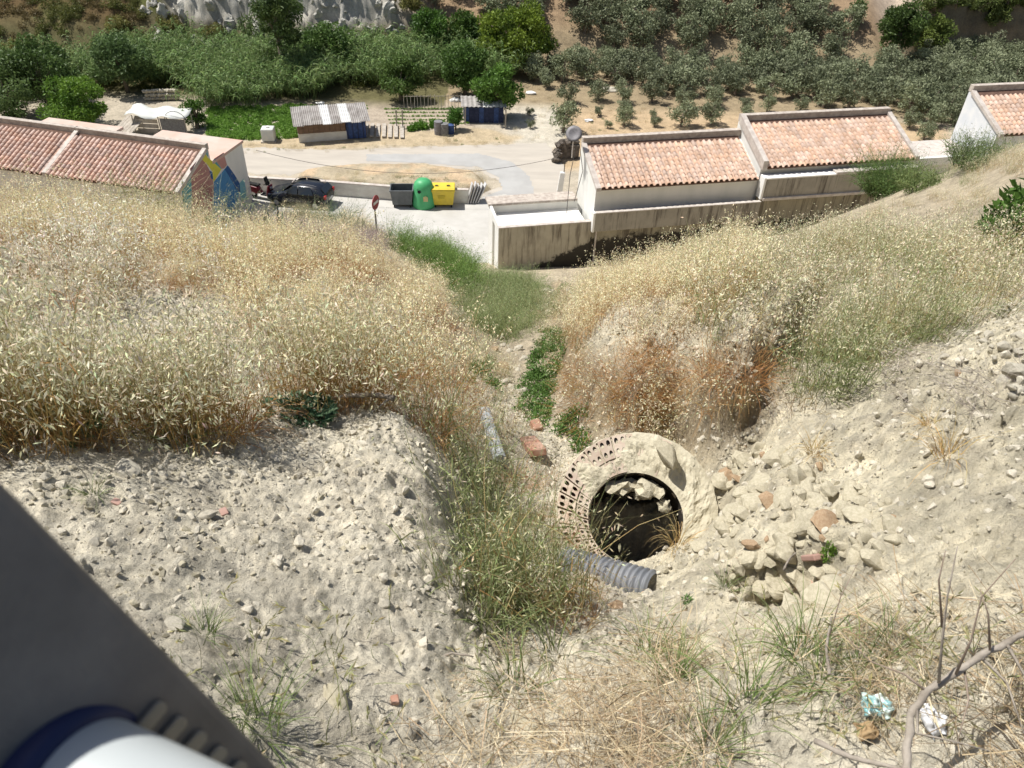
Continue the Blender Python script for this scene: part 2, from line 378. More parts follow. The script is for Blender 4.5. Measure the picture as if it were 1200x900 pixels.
# ---- roads and paved surfaces laid as thin sheets over the ground
def sheet(name, poly, step, m, lift=.012, jag=.25, seed=0, label=None):
    P = np.array(poly); x0, y0 = P.min(0)-.5; x1, y1 = P.max(0)+.5
    gx = np.arange(x0, x1, step); gy = np.arange(y0, y1, step)
    A, B = np.meshgrid(gx, gy, indexing='ij'); ins = polydist(A+step/2, B+step/2, poly)+jag*fbm((A)*1.1, B*1.1, seed, 4) > 0
    Z = np.maximum(flat_z(A, B), slope_z(A, B)*0-9)+lift
    n, m_ = A.shape; ii, jj = np.nonzero(ins[:-1, :-1]); q = ii*m_+jj
    F = np.stack([q, q+m_, q+m_+1, q+1], 1); V = np.stack([A, B, Z], -1).reshape(-1, 3)
    use = np.unique(F); mp = np.zeros(len(V), np.int64); mp[use] = np.arange(len(use))
    me = npmesh(name, V[use], mp[F]); o = obj(name, me, m); o['kind'] = 'structure'; return o
MAT['concrete_road'] = mat('concrete_road', (.42, .405, .37), (.48, .465, .43), scale=.9, rough=.95, bump=.3, bscale=30, spec=.1, bdist=.01)
MAT['grey_road'] = mat('grey_road', (.345, .34, .325), (.395, .39, .375), scale=.7, rough=.95, bump=.3, bscale=30, spec=.1, bdist=.01)
MAT['dirt_track'] = mat('dirt_track', (.46, .42, .36), (.40, .365, .315), scale=1.1, rough=1, bump=.5, bscale=14, spec=.05, bdist=.03, streak=(.35, 1.6, 1))
sheet('dirt_track', wpoly([(230,172),(300,173),(400,176),(500,172),(640,168),(662,200),(655,225),(640,245),(620,245),(560,232),(590,215),(560,200),(450,192),(380,198),(340,206),(283,203),(230,200)]), .12, 'dirt_track', .006, .3, 3)
sheet('curved_road', wpoly([(430,181),(560,180),(600,190),(622,208),(628,240),(575,246),(565,232),(590,222),(585,208),(560,196),(480,190),(430,189)]), .12, 'grey_road', .016, .12, 5)
_st = [tuple(p) for p in wpoly([(270,214),(300,220),(383,228),(460,234),(545,238),(590,228),(640,240),(640,262)])]+[(2.6, 36.0), (-.9, 31.9), (-.9, 28.5), (-5, 27), (-10, 28), (-16, 33), (-19, 38)]
sheet('street', _st, .12, 'concrete_road', .03, .05, 6)
# ================================================================ HOUSES
MAT['roof_tile'] = mat('roof_tile', (.47, .32, .235), (.57, .42, .325), scale=5, rough=.9, rnd=.2, bump=.2, bscale=40, bdist=.005)
MAT['roof_tile_dark'] = mat('roof_tile_dark', (.45, .29, .225), (.54, .39, .315), scale=5, rough=.9, rnd=.2, bump=.2, bscale=40, bdist=.005)
MAT['plaster'] = mat('plaster', (.66, .66, .62), (.74, .73, .69), scale=1.4, rough=.9, bump=.15, bscale=25, streak=(1, 1, .3), bdist=.01)
MAT['plaster_blue'] = mat('plaster_blue', (.60, .63, .66), (.70, .71, .71), scale=2.2, rough=.9, bump=.15, bscale=25, bdist=.01)
MAT['weathered_coping'] = mat('weathered_coping', (.34, .29, .25), (.50, .45, .39), scale=5, rough=.95, bump=.4, bscale=30)
MAT['pale_coping'] = mat('pale_coping', (.55, .51, .46), (.42, .37, .33), scale=4, rough=.95, bump=.4, bscale=30)
MAT['pink_terrace'] = mat('pink_terrace', (.56, .36, .29), (.50, .44, .38), scale=.9, rough=.95, bump=.2, bscale=25)
MAT['underlay'] = mat('underlay', (.10, .06, .045), (.15, .09, .065), scale=8, rough=1)  # shadow in the gaps between tiles is painted into this dark colour
MAT['white_paint'] = mat('white_paint', (.72, .71, .67), (.80, .79, .76), scale=2, rough=.85)
def stained_concrete(name, base, dark, damp_shade=None):
    """concrete with rain streaks running down from its top edge, and low down an old damp line deepened by painted grass shade"""
    m = mat(name, base, tuple(c*.86 for c in base), scale=2.0, rough=.95, bump=.35, bscale=28)
    t = m.node_tree; N = t.nodes; L = t.links; b = N['Principled BSDF']; tc = N['Texture Coordinate']
    src = b.inputs['Base Color'].links[0].from_socket
    mp = N.new('ShaderNodeMapping'); mp.inputs['Scale'].default_value = (2.6, 2.6, .22); L.new(tc.outputs['Object'], mp.inputs[0])
    nz = N.new('ShaderNodeTexNoise'); nz.inputs['Scale'].default_value = 1.5; nz.inputs['Detail'].default_value = 7; nz.inputs['Roughness'].default_value = .7
    L.new(mp.outputs[0], nz.inputs[0]); mr = N.new('ShaderNodeMapRange'); mr.inputs[1].default_value = .49; mr.inputs[2].default_value = .64; mr.inputs[4].default_value = .85
    L.new(nz.outputs[0], mr.inputs[0])
    mx = N.new('ShaderNodeMix'); mx.data_type = 'RGBA'; L.new(mr.outputs[0], mx.inputs[0]); L.new(src, mx.inputs[6]); mx.inputs[7].default_value = rgb(*dark)
    out = mx.outputs[2]
    if damp_shade:   # damp, mossy zone and painted grass shade below a ragged line z = a + b*x
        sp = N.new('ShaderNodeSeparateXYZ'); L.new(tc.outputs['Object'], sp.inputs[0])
        ln = N.new('ShaderNodeMath'); ln.operation = 'MULTIPLY_ADD'; ln.inputs[1].default_value = damp_shade[1]; ln.inputs[2].default_value = damp_shade[0]; L.new(sp.outputs[0], ln.inputs[0])
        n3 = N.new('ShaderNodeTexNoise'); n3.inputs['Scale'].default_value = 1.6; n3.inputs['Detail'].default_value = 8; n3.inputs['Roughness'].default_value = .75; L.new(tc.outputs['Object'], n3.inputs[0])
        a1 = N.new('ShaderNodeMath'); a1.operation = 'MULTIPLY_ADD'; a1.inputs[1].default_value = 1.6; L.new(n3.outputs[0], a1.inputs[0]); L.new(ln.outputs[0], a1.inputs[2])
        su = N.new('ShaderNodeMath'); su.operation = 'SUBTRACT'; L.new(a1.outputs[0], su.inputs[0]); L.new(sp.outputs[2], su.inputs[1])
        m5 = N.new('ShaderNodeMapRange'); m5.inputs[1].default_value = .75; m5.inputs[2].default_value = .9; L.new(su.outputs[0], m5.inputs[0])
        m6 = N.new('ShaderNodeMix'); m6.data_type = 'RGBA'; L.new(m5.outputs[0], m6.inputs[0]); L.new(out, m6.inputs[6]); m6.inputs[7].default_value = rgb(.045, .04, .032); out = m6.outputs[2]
    L.new(out, b.inputs['Base Color']); return m
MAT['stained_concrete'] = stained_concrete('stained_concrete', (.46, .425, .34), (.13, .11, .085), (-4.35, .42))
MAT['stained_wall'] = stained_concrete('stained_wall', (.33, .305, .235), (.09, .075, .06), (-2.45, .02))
MAT['stained_parapet'] = stained_concrete('stained_parapet', (.34, .315, .265), (.075, .062, .05))
def tile_mesh():
    L_, n, pr = .40, 7, []
    for i in range(n):      # barrel arch
        a = math.pi*(1-i/(n-1)); pr.append((.082*math.cos(a)-.045, .088*math.sin(a)+.012))
    pr += [(.075, -.008), (.115, -.014), (.150, .004)]
    v = []
    for yy, k in ((0, 1.06), (L_, .90)):
        for off in (0, -.016):
            v += [((x+.045)*k-.045, yy, z*k+off) for x, z in pr]
    q = len(pr); f = []
    for i in range(q-1):
        f.append((i, i+1, 2*q+i+1, 2*q+i)); f.append((q+i, i+q, i, i+1)[1:] and (i, q+i, q+i+1, i+1))
        f.append((q+i, 3*q+i, 3*q+i+1, q+i+1))
    me = bpy.data.meshes.new('roof_tile'); me.from_pydata(v, [], f); me.update(); return me
TILE = tile_mesh(); TILE.materials.append(MAT['roof_tile'])
TILE2 = TILE.copy(); TILE2.name = 'roof_tile_old'; TILE2.materials.clear(); TILE2.materials.append(MAT['roof_tile_dark'])
def lay_tiles(parent, x0, cols, pitch, v0, z0, slope, rows, tm, expo=.285):
    cs, sn = math.cos(slope), math.sin(slope)
    for c in range(cols):
        for r in range(rows):
            o = bpy.data.objects.new('roof_tile', tm); COL.objects.link(o); o.parent = parent
            d = r*expo+random.uniform(-.012, .012)
            o.location = (x0+(c+.5)*pitch+random.uniform(-.008, .008), v0+d*cs, z0+d*sn+.03)
            o.rotation_euler = (slope-.045+random.uniform(-.012, .012), random.uniform(-.02, .02), random.uniform(-.03, .03))
            s = pitch/.262; o.scale = (s, 1, s)
def fr(o, ang):
    return Matrix.Translation(Vector(o)) @ Matrix.Rotation(ang, 4, 'Z')
# ---- right-hand terrace
ANG = math.radians(13.5)
def house(loc, ang, L_, run, rise, cols, rows, label, wallm, base, tm, cop_l=True, cop_r=True, ridge='weathered_coping', side='pale_coping', expo=.285):
    """local frame: x along the eave, y back to the ridge, z up from the eave"""
    root = empty('terraced_house', loc, label, 'house', 'low terraced houses below the slope', ang)
    sl = math.atan2(rise, run)
    mb = MB(); e = .02
    mb.prism([(0, .12, -base), (0, .12, -.10), (0, run, rise-.10), (0, run+.22, rise-.10), (0, run+.22, -base)], (L_, 0, 0)); mb.build('wall', wallm, root)
    mb = MB(); mb.prism([(.12, -.12, -.03-.12*math.tan(sl)*1), (.12, run, rise-.02), (.12, run, rise-.09), (.12, -.12, -.09-.12*math.tan(sl))], (L_-.24, 0, 0)); mb.build('roof_underlay', 'underlay', root)
    # tiles
    pitch = (L_-.30)/cols
    lay_tiles(root, .15, cols, pitch, -.16, -.16*math.tan(sl), sl, rows, tm, expo)
    mb = MB(); mb.box(0, L_, run+.002, run+.30, rise-.08, rise+.26); mb.build('ridge_coping', ridge, root, bevel=.015)
    def cop(x0, x1, up):
        mb = MB(); k = math.tan(sl)
        mb.prism([(x0, -.14, -.14*k-.12), (x0, -.14, -.14*k+up), (x0, run-.002, rise+up), (x0, run-.002, rise-.12)], (x1-x0, 0, 0)); mb.build('gable_coping', side, root, bevel=.012)
    if cop_l: cop(-.08, .17, .14 if cop_l is True else cop_l)
    if cop_r: cop(L_-.17, L_+.06, .14 if cop_r is True else cop_r)
    return root
EA = at_z(700, 219, 5.5); EB_ = at_z(891, 207, 5.5)
LA = float(np.linalg.norm((EB_-EA)[:2]))
hA = house(EA, ANG, LA, 2.62, 1.0, 27, 9, 'terraced house with orange barrel-tile roof and satellite dish at its left gable', 'plaster', 5.5, TILE, cop_l=.05, cop_r=False)
u = np.array([math.cos(ANG), math.sin(ANG), 0]); v_ = np.array([-math.sin(ANG), math.cos(ANG), 0])
EB = EA+u*(LA+.02)+np.array([0, 0, .52])+v_*.0
hB = house(EB, ANG, 8.15, 2.9, 1.08, 28, 10, 'middle terraced house with orange barrel tiles, one step higher than the house with the dish', 'plaster', 6.0, TILE, cop_l=.34, cop_r=.12)
EC = at_z(1172, 156, 7.0)
hC = house(EC, ANG, 8.2, 2.7, 1.15, 28, 9, 'farthest right house with pale blue gable wall and orange tiles at the picture edge', 'plaster_blue', 6.5, TILE, cop_l=.06, cop_r=False)
# low linking roof between the middle and the far right house
gpn = at_z(1078, 186, 5.6)
t = empty('flat_link_roof', gpn, 'low flat grey roof slab filling the gap before the blue gable', 'roof slab', rz=ANG)
mb = MB(); mb.box(-.5, 3.3, .1, 2.2, -.22, 0); mb.build('slab', 'pale_coping', t, bevel=.02)
mb = MB(); mb.box(-.5, 3.3, -.1, .098, -.35, .05); mb.build('kerb', 'plaster', t, bevel=.02)
mb = MB(); mb.box(-.5, 3.3, .2, 2.1, -5, -.222); mb.build('wall', 'plaster', t)
# ---- retaining wall and hanging parapets in front of the houses
_n = -v_
def loc_of(px, py, off): 
    P = plane_hit(px, py, EA-v_*off, v_); d = P-EA; return float(d@u), P[2]
t = empty('retaining_wall', EA-v_*.1, 'stained concrete retaining wall along the foot of the right-hand terrace', 'retaining wall', rz=ANG)
def rw(name, x0, x1, y0, y1, z0, z1, m, parent=t, bev=.015):
    mb = MB(); mb.box(x0, x1, y0, y1, z0, z1); o = mb.build(name, m, parent, bevel=bev); return o
xa, za = loc_of(698, 250, .55); xb, zb = loc_of(880, 237, .55); _, zc = loc_of(700, 271, .55)
ztop = za-5.5; zbot = zc-5.5
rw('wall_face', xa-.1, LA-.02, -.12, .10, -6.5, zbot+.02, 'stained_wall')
rw('parapet', xa, LA, -.50, -.38, zbot, ztop, 'stained_parapet')
rw('parapet_end', xa-.1, xa-.002, -.50, .0, zbot-.03, ztop+.03, 'white_paint')
rw('walkway_slab', xa, LA, -.378, .098, zbot-.03, zbot+.10, 'pale_coping')
rw('parapet_coping', xa, LA, -.54, -.34, ztop+.001, ztop+.05, 'pale_coping')
rw('drain_pipe', xa+.05+.12, xa+.05+.20, -.25, -.17, -5.2, zbot-.031, 'pale_coping')
xe, ze = loc_of(893, 209, .5); xf, zf = loc_of(975, 199, .5); _, zg = loc_of(893, 231, .5)
rw('parapet', LA+.05, LA+8.0, -.45, -.33, zg-5.5, ze-5.5-.05, 'stained_parapet')
rw('parapet_coping', LA+.05, LA+3.6, -.49, -.05, ze-5.5-.048, ze-5.5+.02, 'white_paint')
rw('parapet_coping', LA+3.62, LA+8.0, -.49, -.05, ze-5.5-.048, ze-5.5+.10, 'pale_coping')
rw('parapet_end', LA-.06, LA+.048, -.45, .0, zg-5.5-.1, ze-5.5+.02, 'white_paint')
rw('walkway_slab', LA+.05, LA+8.0, -.56, .0, zg-5.5-.14, zg-5.5-.002, 'pale_coping')
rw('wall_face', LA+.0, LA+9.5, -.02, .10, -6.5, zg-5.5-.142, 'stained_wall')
# ---- walled yard with a flat white deck left of the dish house
PW = EA-v_*.32
def hitw(px, py): P = plane_hit(px, py, PW, v_); return float((P-EA)@u), P[2]
x0_, zt = hitw(585, 268); _, zb_ = hitw(584, 330)
x1_ = float(xa)-.05
def depth_at(px, py, z): P = at_z(px, py, z); d = P-EA; return float(d@u), float(d@v_)
bx, by = depth_at(572, 241, zt)
t2 = empty('walled_yard', EA-v_*.32+u*x0_*1.0, 'concrete walled yard with white flat deck beside the left gable of the dish house', 'walled yard', rz=ANG)
W_ = x1_-x0_; D_ = by+.32; Z0 = zt-5.5
# frame of t2: origin at left front corner, z relative to the eave of house A
def yb(name, a, b, c, d, e, f, m, bev=.012):
    mb = MB(); mb.box(a, b, c, d, e, f); return mb.build(name, m, t2, bevel=bev)
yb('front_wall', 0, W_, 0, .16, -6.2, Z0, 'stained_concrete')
yb('front_coping', -.03, W_, -.03, .19, Z0+.001, Z0+.05, 'pale_coping')
yb('side_wall', -.001, .12, .161, D_*.42, -6.2, Z0+.045, 'white_paint')
yb('side_wall', -.001, .12, D_*.42+.55, D_, -6.2, Z0+.045, 'white_paint')
yb('side_lintel', .0, .118, D_*.42+.001, D_*.42+.549, Z0-.35, Z0+.044, 'white_paint')
yb('side_panel', .10, .16, D_*.42+.001, D_*.42+.549, -6.2, Z0-.351, 'plaster')
yb('deck', .162, W_, .162, D_, Z0-.55, Z0-.42, 'white_paint')
yb('back_wall', 0, W_, D_+.001, D_+.15, -6.2, Z0+.0, 'plaster')
yb('back_coping', -.06, W_-.05, D_-.12, D_+.75, Z0+.002, Z0+.12, 'weathered_coping')
yb('step', -.9, -.01, .1, .9, -5.2, -4.35, 'white_paint')
yb('step', -.5, -.011, .15, .8, -4.349, -4.1, 'white_paint')
# pole with satellite dish on the gable
pz = at_z(672, 168, 6.6)
t = empty('satellite_dish', (pz[0]-.02, pz[1], 5.9), 'round grey satellite dish on a short mast at the gable of the nearer tiled house', 'satellite dish')
mb = MB(); mb.tube([(0, 0, 0), (0, 0, 1.0)], .03, 8); mb.build('mast', 'pale_coping', t)
MAT['grey_metal'] = mat('grey_metal', (.17, .165, .17), (.22, .21, .22), scale=12, rough=.6, metal=.1)
MAT['dark_metal'] = mat('dark_metal', (.05, .05, .05), (.07, .065, .06), scale=10, rough=.6)
R = Matrix.Translation((0, -.06, 1.18)) @ Matrix.Rotation(math.radians(-12), 4, 'Z') @ Matrix.Rotation(math.radians(52), 4, 'X')
mb = MB(); mb.lathe([(.001, -.08), (.12, -.07), (.22, -.04), (.37, .0), (.375, .012), (.22, -.028), (.12, -.058), (.001, -.068)], 24, R); mb.build('reflector', 'grey_metal', t, smooth=True)
mb = MB(); mb.tube([(0, -.05, .93), (0, -.42, .98)], .012, 5); mb.tube([(0, -.40, .96), (0, -.48, 1.0)], .03, 6); mb.build('feed_arm', 'dark_metal', t)
# cables down the gable
g0 = EA-v_*0; 
for k, (pp) in enumerate([[(676, 168, 6.6), (668, 205, 5.2), (664, 250, 3.6)], [(679, 169, 6.6), (683, 200, 5.6), (673, 236, 4.2)]]):
    pts = [at_z(a, b, c) for a, b, c in pp]
    mb = MB(); mb.tube(pts, .016, 5); o = mb.build('cable', 'dark_metal'); tag(o, ['dark cable hanging outside the left gable edge', 'dark cable slung across the white gable face'][k], 'cable', 'cables on the gable')
# ================================================================ left-hand terrace with the painted gable
RR_ = at_z(240, 171, 4.5); RM = at_z(88, 151, 4.5); AL = math.atan2((RR_-RM)[1], (RR_-RM)[0])
ul = np.array([math.cos(AL), math.sin(AL), 0]); vl = np.array([-math.sin(AL), math.cos(AL), 0])
LL = float(np.linalg.norm(RR_-RM))
run, rise = 2.9, 1.05
def left_house(ridge_left, L_, cols, label, cop_l, cop_r, terr=True):
    org = ridge_left-vl*run-np.array([0, 0, rise+.2])
    h = house(org, AL, L_, run, rise, cols, 10, label, 'plaster', 4.2, TILE2, cop_l=cop_l, cop_r=cop_r, ridge='weathered_coping', side='pale_coping')
    return h, org
hD, oD = left_house(RM, LL, 27, 'left terraced house whose end gable is covered by a painted mural', .12, .10)
hE, oE = left_house(RM-ul*8.2, 8.15, 28, 'leftmost terraced house, its reddish tile roof cut by the picture edge', False, False)
# back volumes with pink flat terraces
def tozx(px, py, z): P = at_z(px, py, z)-oD; return float(P@ul), float(P@vl), 0
zt_ = 3.55-oD[2]
c1 = tozx(279, 163, 3.55); c2 = tozx(200, 155, 3.55)
mb = MB(); bx0 = c2[0]-.6
mb.prism([(bx0, run+.31, -4), (bx0, run+.31, zt_-.15), (bx0, c2[1]+.1, zt_-.15), (bx0, c2[1]+.1, -4)], (LL-bx0, 0, 0)); mb.build('back_wall', 'plaster', hD)
mb = MB(); mb.box(bx0-.05, LL+.05, run+.305, c2[1]+.2, zt_-.149, zt_); mb.build('terrace', 'pink_terrace', hD, bevel=.02)
k1 = tozx(133, 155, 3.55); k0 = tozx(60, 136, 3.55)
mb = MB(); mb.box(k0[0], k1[0]+LL*0, run+.305, k0[1]-.2, zt_-.149, zt_); o = mb.build('terrace', 'pink_terrace', hE, bevel=.02); o.location = tuple(Matrix.Rotation(-AL, 3, 'Z') @ Vector(oD-oE))
mb = MB(); mb.box(k0[0]+.1, k1[0]-.1, run+.31, k0[1]-.3, -4, zt_-.151); o = mb.build('back_wall', 'plaster', hE); o.location = tuple(Matrix.Rotation(-AL, 3, 'Z') @ Vector(oD-oE))
# mural: patches of colour painted on the gable, a few mm proud of the plaster
def gab(px, py, k=.0):
    P = plane_hit(px, py, oD+ul*(LL+.012), ul)-oD
    return (LL+.006+k, float(P@vl), float(P[2]))
paint = {'teal': (.10, .30, .33), 'brown': (.36, .19, .17), 'brown2': (.28, .14, .13), 'yellow': (.58, .55, .07), 'blue': (.07, .22, .42), 'navy': (.03, .09, .24), 'pink': (.45, .24, .21), 'light_teal': (.20, .42, .45)}
for k, c in paint.items(): MAT['paint_'+k] = mat('paint_'+k, c, tuple(q*1.15 for q in c), scale=3, rough=.8, bump=.1, bscale=25)
Z4 = lambda x, y: (190+x/7.5, 140+y/7.5)
def patch(col, pts, k):
    q = [gab(*Z4(*p)) for p in pts]; q = [(LL+.004+k*.003, a[1], a[2]) for a in q]
    mb = MB(); mb.prism(q, (.0025, 0, 0)); o = mb.build('painted_patch', 'paint_'+col, hD)
patch('teal', [(170,565),(250,465),(262,540),(255,900),(195,900)], 0)
patch('brown', [(245,430),(300,370),(345,345),(375,370),(420,450),(452,560),(455,650),(440,720),(440,900),(262,900),(262,600),(250,480)], 1)
patch('brown2', [(350,560),(395,590),(440,600),(440,700),(400,690),(370,640)], 2)
patch('yellow', [(345,345),(335,310),(372,285),(400,335),(440,365),(520,440),(452,550),(440,455),(400,400)], 3)
patch('blue', [(455,550),(575,405),(620,500),(640,560),(680,650),(650,760),(620,900),(455,900)], 1)
patch('navy', [(415,450),(440,460),(450,530),(430,520)], 4)
patch('navy', [(550,440),(578,405),(640,490),(680,560),(688,640),(645,610),(625,560)], 3)
patch('pink', [(455,345),(540,290),(570,400),(545,430),(520,435)], 2)
patch('teal', [(440,365),(458,345),(520,430),(516,434)], 4)
patch('light_teal', [(680,560),(718,520),(735,600),(745,700),(690,720)], 2)
patch('teal', [(372,285),(395,270),(405,330)], 4)
# ================================================================ STREET THINGS
MAT['low_wall'] = mat('low_wall', (.55, .53, .48), (.66, .65, .60), scale=1.5, rough=.95, bump=.3, bscale=20, streak=(1, 1, 2))
MAT['black_paint'] = mat('black_paint', (.012, .015, .022), rough=.18, spec=.6)
MAT['glass_dark'] = mat('glass_dark', (.02, .025, .03), rough=.08, spec=.8)
MAT['rubber'] = mat('rubber', (.02, .02, .02), rough=.9)
MAT['red_paint'] = mat('red_paint', (.18, .012, .02), rough=.35, spec=.5)
MAT['tail_red'] = mat('tail_red', (.35, .02, .02), rough=.3)
MAT['chrome'] = mat('chrome', (.5, .5, .5), rough=.3, metal=.9)
# low whitewashed wall with island bed behind
def zflat(x, y): return float(flat_z(np.array([float(x)]), np.array([float(y)]))[0])
wl = [at_z(a, b, 0) for a, b in ((292, 224), (383, 229), (460, 235), (549, 239))]
t = empty('low_wall', wl[1], 'low whitewashed wall behind the parked car and the bins', 'wall')
for i in range(3):
    a = Vector(wl[i])-Vector(wl[1]); b = Vector(wl[i+1])-Vector(wl[1]); d = (b-a).normalized(); n_ = Vector((-d.y, d.x, 0)); a = a+d*.012
    mb = MB(); mb.prism([a, b, b+n_*.22, a+n_*.22], (0, 0, .83)); mb.build('wall_section', 'low_wall', t, bevel=.02)
    mb = MB(); mb.prism([a-n_*.02+Vector((0, 0, .832)), b-n_*.02+Vector((0, 0, .832)), b+n_*.24+Vector((0, 0, .832)), a+n_*.24+Vector((0, 0, .832))], (0, 0, .05)); mb.build('coping', 'pale_coping', t, bevel=.012)
# island bed: raised soil behind the wall
bed = wpoly([(383,222),(460,228),(549,233),(575,222),(560,205),(500,196),(430,195),(380,199),(352,204),(345,215)], 0)
P = np.array(bed); gx = np.arange(P[:, 0].min()-.5, P[:, 0].max()+.5, .15); gy = np.arange(P[:, 1].min()-.5, P[:, 1].max()+.5, .15)
A, B = np.meshgrid(gx, gy, indexing='ij'); dd = polydist(A, B, bed); Z = np.clip(dd*.8, -.2, .45)+.07*fbm(A*1.5, B*1.5, 4, 4)+.02
q = (np.arange(A.shape[0]-1)[:, None]*A.shape[1]+np.arange(A.shape[1]-1)[None])[dd[:-1, :-1] > -.15].ravel()
cc = np.ones(A.shape+(3,))*np.array([.42, .36, .26]); cc = _blend(cc, sstep(-.2, .4, fbm(A, B, 9, 3)), (.52, .40, .27))
mbed = npmesh('island_bed', np.stack([A, B, Z], -1).reshape(-1, 3), np.stack([q, q+A.shape[1], q+A.shape[1]+1, q+1], 1), cc.reshape(-1, 3))
o = obj('island_bed', mbed, 'soil'); o['kind'] = 'structure'
# ---- bins
def bin_open(loc, rz, m, lidm, label, lid):
    t = empty('wheeled_bin', loc, label, 'bin', 'bins in a row by the low wall', rz)
    w_, d_, h_ = 1.30, .98, 1.08; mb = MB(); k = .84
    z0 = .18
    def ring(f, z): return [(-w_/2*f, -d_/2*f, z), (w_/2*f, -d_/2*f, z), (w_/2*f, d_/2*f, z), (-w_/2*f, d_/2*f, z)]
    a, b, c, d = ring(k, z0), ring(1, h_), ring(.95, h_), ring(k*.95, z0+.05)
    v = a+b+c+d; f = [(3, 2, 1, 0)]
    for i in range(4):
        j = (i+1) % 4; f += [(i, j, 4+j, 4+i), (4+i, 4+j, 8+j, 8+i), (8+i, 8+j, 12+j, 12+i)]
    f.append((12, 13, 14, 15)); mb.add(v, f); mb.build('body', m, t, bevel=.03)
    mb = MB()
    for s in (-1, 1): mb.box(-w_/2-.03, w_/2+.03, s*d_/2-.035, s*d_/2+.035, h_-.05, h_+.02)
    for s in (-1, 1): mb.box(s*w_/2-.035, s*w_/2+.035, -d_/2+.036, d_/2-.036, h_-.05, h_+.02)
    mb.build('rim', m, t, bevel=.01)
    for i in range(4): mb = MB(); mb.box(-.5+.3*i, -.46+.3*i, -d_/2*.93-.01, -d_/2*.93+.03, .35, .85); mb.build('rib', m, t)
    for sx in (-1, 1):
        for sy in (-1, 1):
            mb = MB(); M = Matrix.Translation((sx*.46, sy*.34, .09)) @ Matrix.Rotation(math.pi/2, 4, 'Y'); mb.lathe([(.001, -.03), (.09, -.03), (.09, .03), (.001, .03)], 12, M); mb.build('wheel', 'rubber', t)
    if lid == 'closed':
        mb = MB(); mb.box(-w_/2-.02, w_/2+.02, -d_/2-.02, d_/2+.02, h_+.021, h_+.10); mb.build('lid', lidm, t, bevel=.03)
        for sx in (-.38, .30):
            mb = MB(); mb.lathe([(.14, h_+.101), (.14, h_+.125), (.11, h_+.125), (.11, h_+.102)], 14, Matrix.Translation((sx, 0, 0))); mb.build('deposit_ring', lidm, t)
            mb = MB(); mb.lathe([(.001, h_+.105), (.11, h_+.105)], 14, Matrix.Translation((sx, 0, 0))); mb.build('deposit_hole', 'rubber', t)
        mb = MB(); mb.box(-.32, .1, -d_/2*.97-.012, -d_/2*.97, .72, .80); mb.box(-.30, .05, -d_/2*.95-.012, -d_/2*.95, .60, .66); mb.build('printed_panel', 'dull_gold', t)
    else:
        mb = MB(); M = Matrix.Translation((0, d_/2+.05, h_)) @ Matrix.Rotation(math.radians(-262), 4, 'X'); mb.box(-w_/2, w_/2, -.9, 0, .0, .05, M); mb.build('lid', lidm, t, bevel=.02)
    return t
MAT['bin_grey'] = mat('bin_grey', (.10, .11, .115), (.14, .15, .155), scale=2, rough=.6)
MAT['bin_yellow'] = mat('bin_yellow', (.66, .52, .05), (.58, .45, .06), scale=2, rough=.5)
MAT['dull_gold'] = mat('dull_gold', (.45, .36, .04), rough=.7)
MAT['bin_green'] = mat('bin_green', (.06, .33, .13), (.08, .38, .16), scale=2, rough=.45)
MAT['bin_label'] = mat('bin_label', (.55, .38, .20), (.40, .45, .20), scale=6, rough=.7)
b1 = at_z(472, 240, .02); b2 = at_z(497, 241, .02); b3 = at_z(520, 240, .02)
dw = math.atan2(b3[1]-b1[1], b3[0]-b1[0])
bin_open(b1, dw, 'bin_grey', 'bin_grey', 'dark grey wheeled rubbish bin with its lid thrown open', 'open')
bin_open(b3, dw, 'bin_yellow', 'bin_yellow', 'yellow wheeled recycling bin with two deposit holes in its lid', 'closed')
t = empty('bottle_bank', b2, 'tall green dome shaped bottle bank between the grey and yellow bins', 'bottle bank', 'bins in a row by the low wall', dw)
prof = [(.62, .0), (.66, .05), (.66, .25), (.60, .8), (.56, 1.15), (.54, 1.3), (.48, 1.46), (.34, 1.6), (.16, 1.66), (.001, 1.67)]
mb = MB(); mb.lathe([(r*1.02, z) for r, z in prof], 24); mb.build('shell', 'bin_green', t, smooth=True)
mb = MB(); M = Matrix.Translation((-.02, -.30, 1.18)) @ Matrix.Rotation(math.radians(-38), 4, 'X')
mb.box(-.36, .36, -.20, .28, -.1, .24, M); mb.build('hood', 'bin_green', t, bevel=.08)
mb = MB(); mb.lathe([(.001, 0), (.10, 0)], 12, Matrix.Translation((-.22, -.60, 1.12)) @ Matrix.Rotation(math.radians(80), 4, 'X')); mb.build('bottle_hole', 'rubber', t)
mb = MB(); mb.prism([(.0, -.655, .55), (.26, -.655, .55), (.26, -.635, .80), (.13, -.63, .88), (0, -.635, .80)], (0, .02, 0)); mb.build('sticker', 'bin_label', t)
# leaning grey planks at the end of the wall
MAT['grey_plank'] = mat('grey_plank', (.46, .45, .44), (.58, .57, .56), scale=3, rough=.85, streak=(1, 1, .3))
pk = at_z(553, 236, .02); t = empty('stacked_panels', pk, 'grey corrugated panels leaning on the end of the low wall', 'panels', rz=dw)
for i in range(5):
    mb = MB(); M = Matrix.Translation((-.25+i*.14, -.1+i*.02, 0)) @ Matrix.Rotation(math.radians(14+i*3), 4, 'Y') @ Matrix.Rotation(math.radians(-12), 4, 'X')
    mb.box(-.025, .025, -.35, .35, 0, 1.15+.06*math.sin(i*2.1), M); mb.build('panel', 'grey_plank', t)
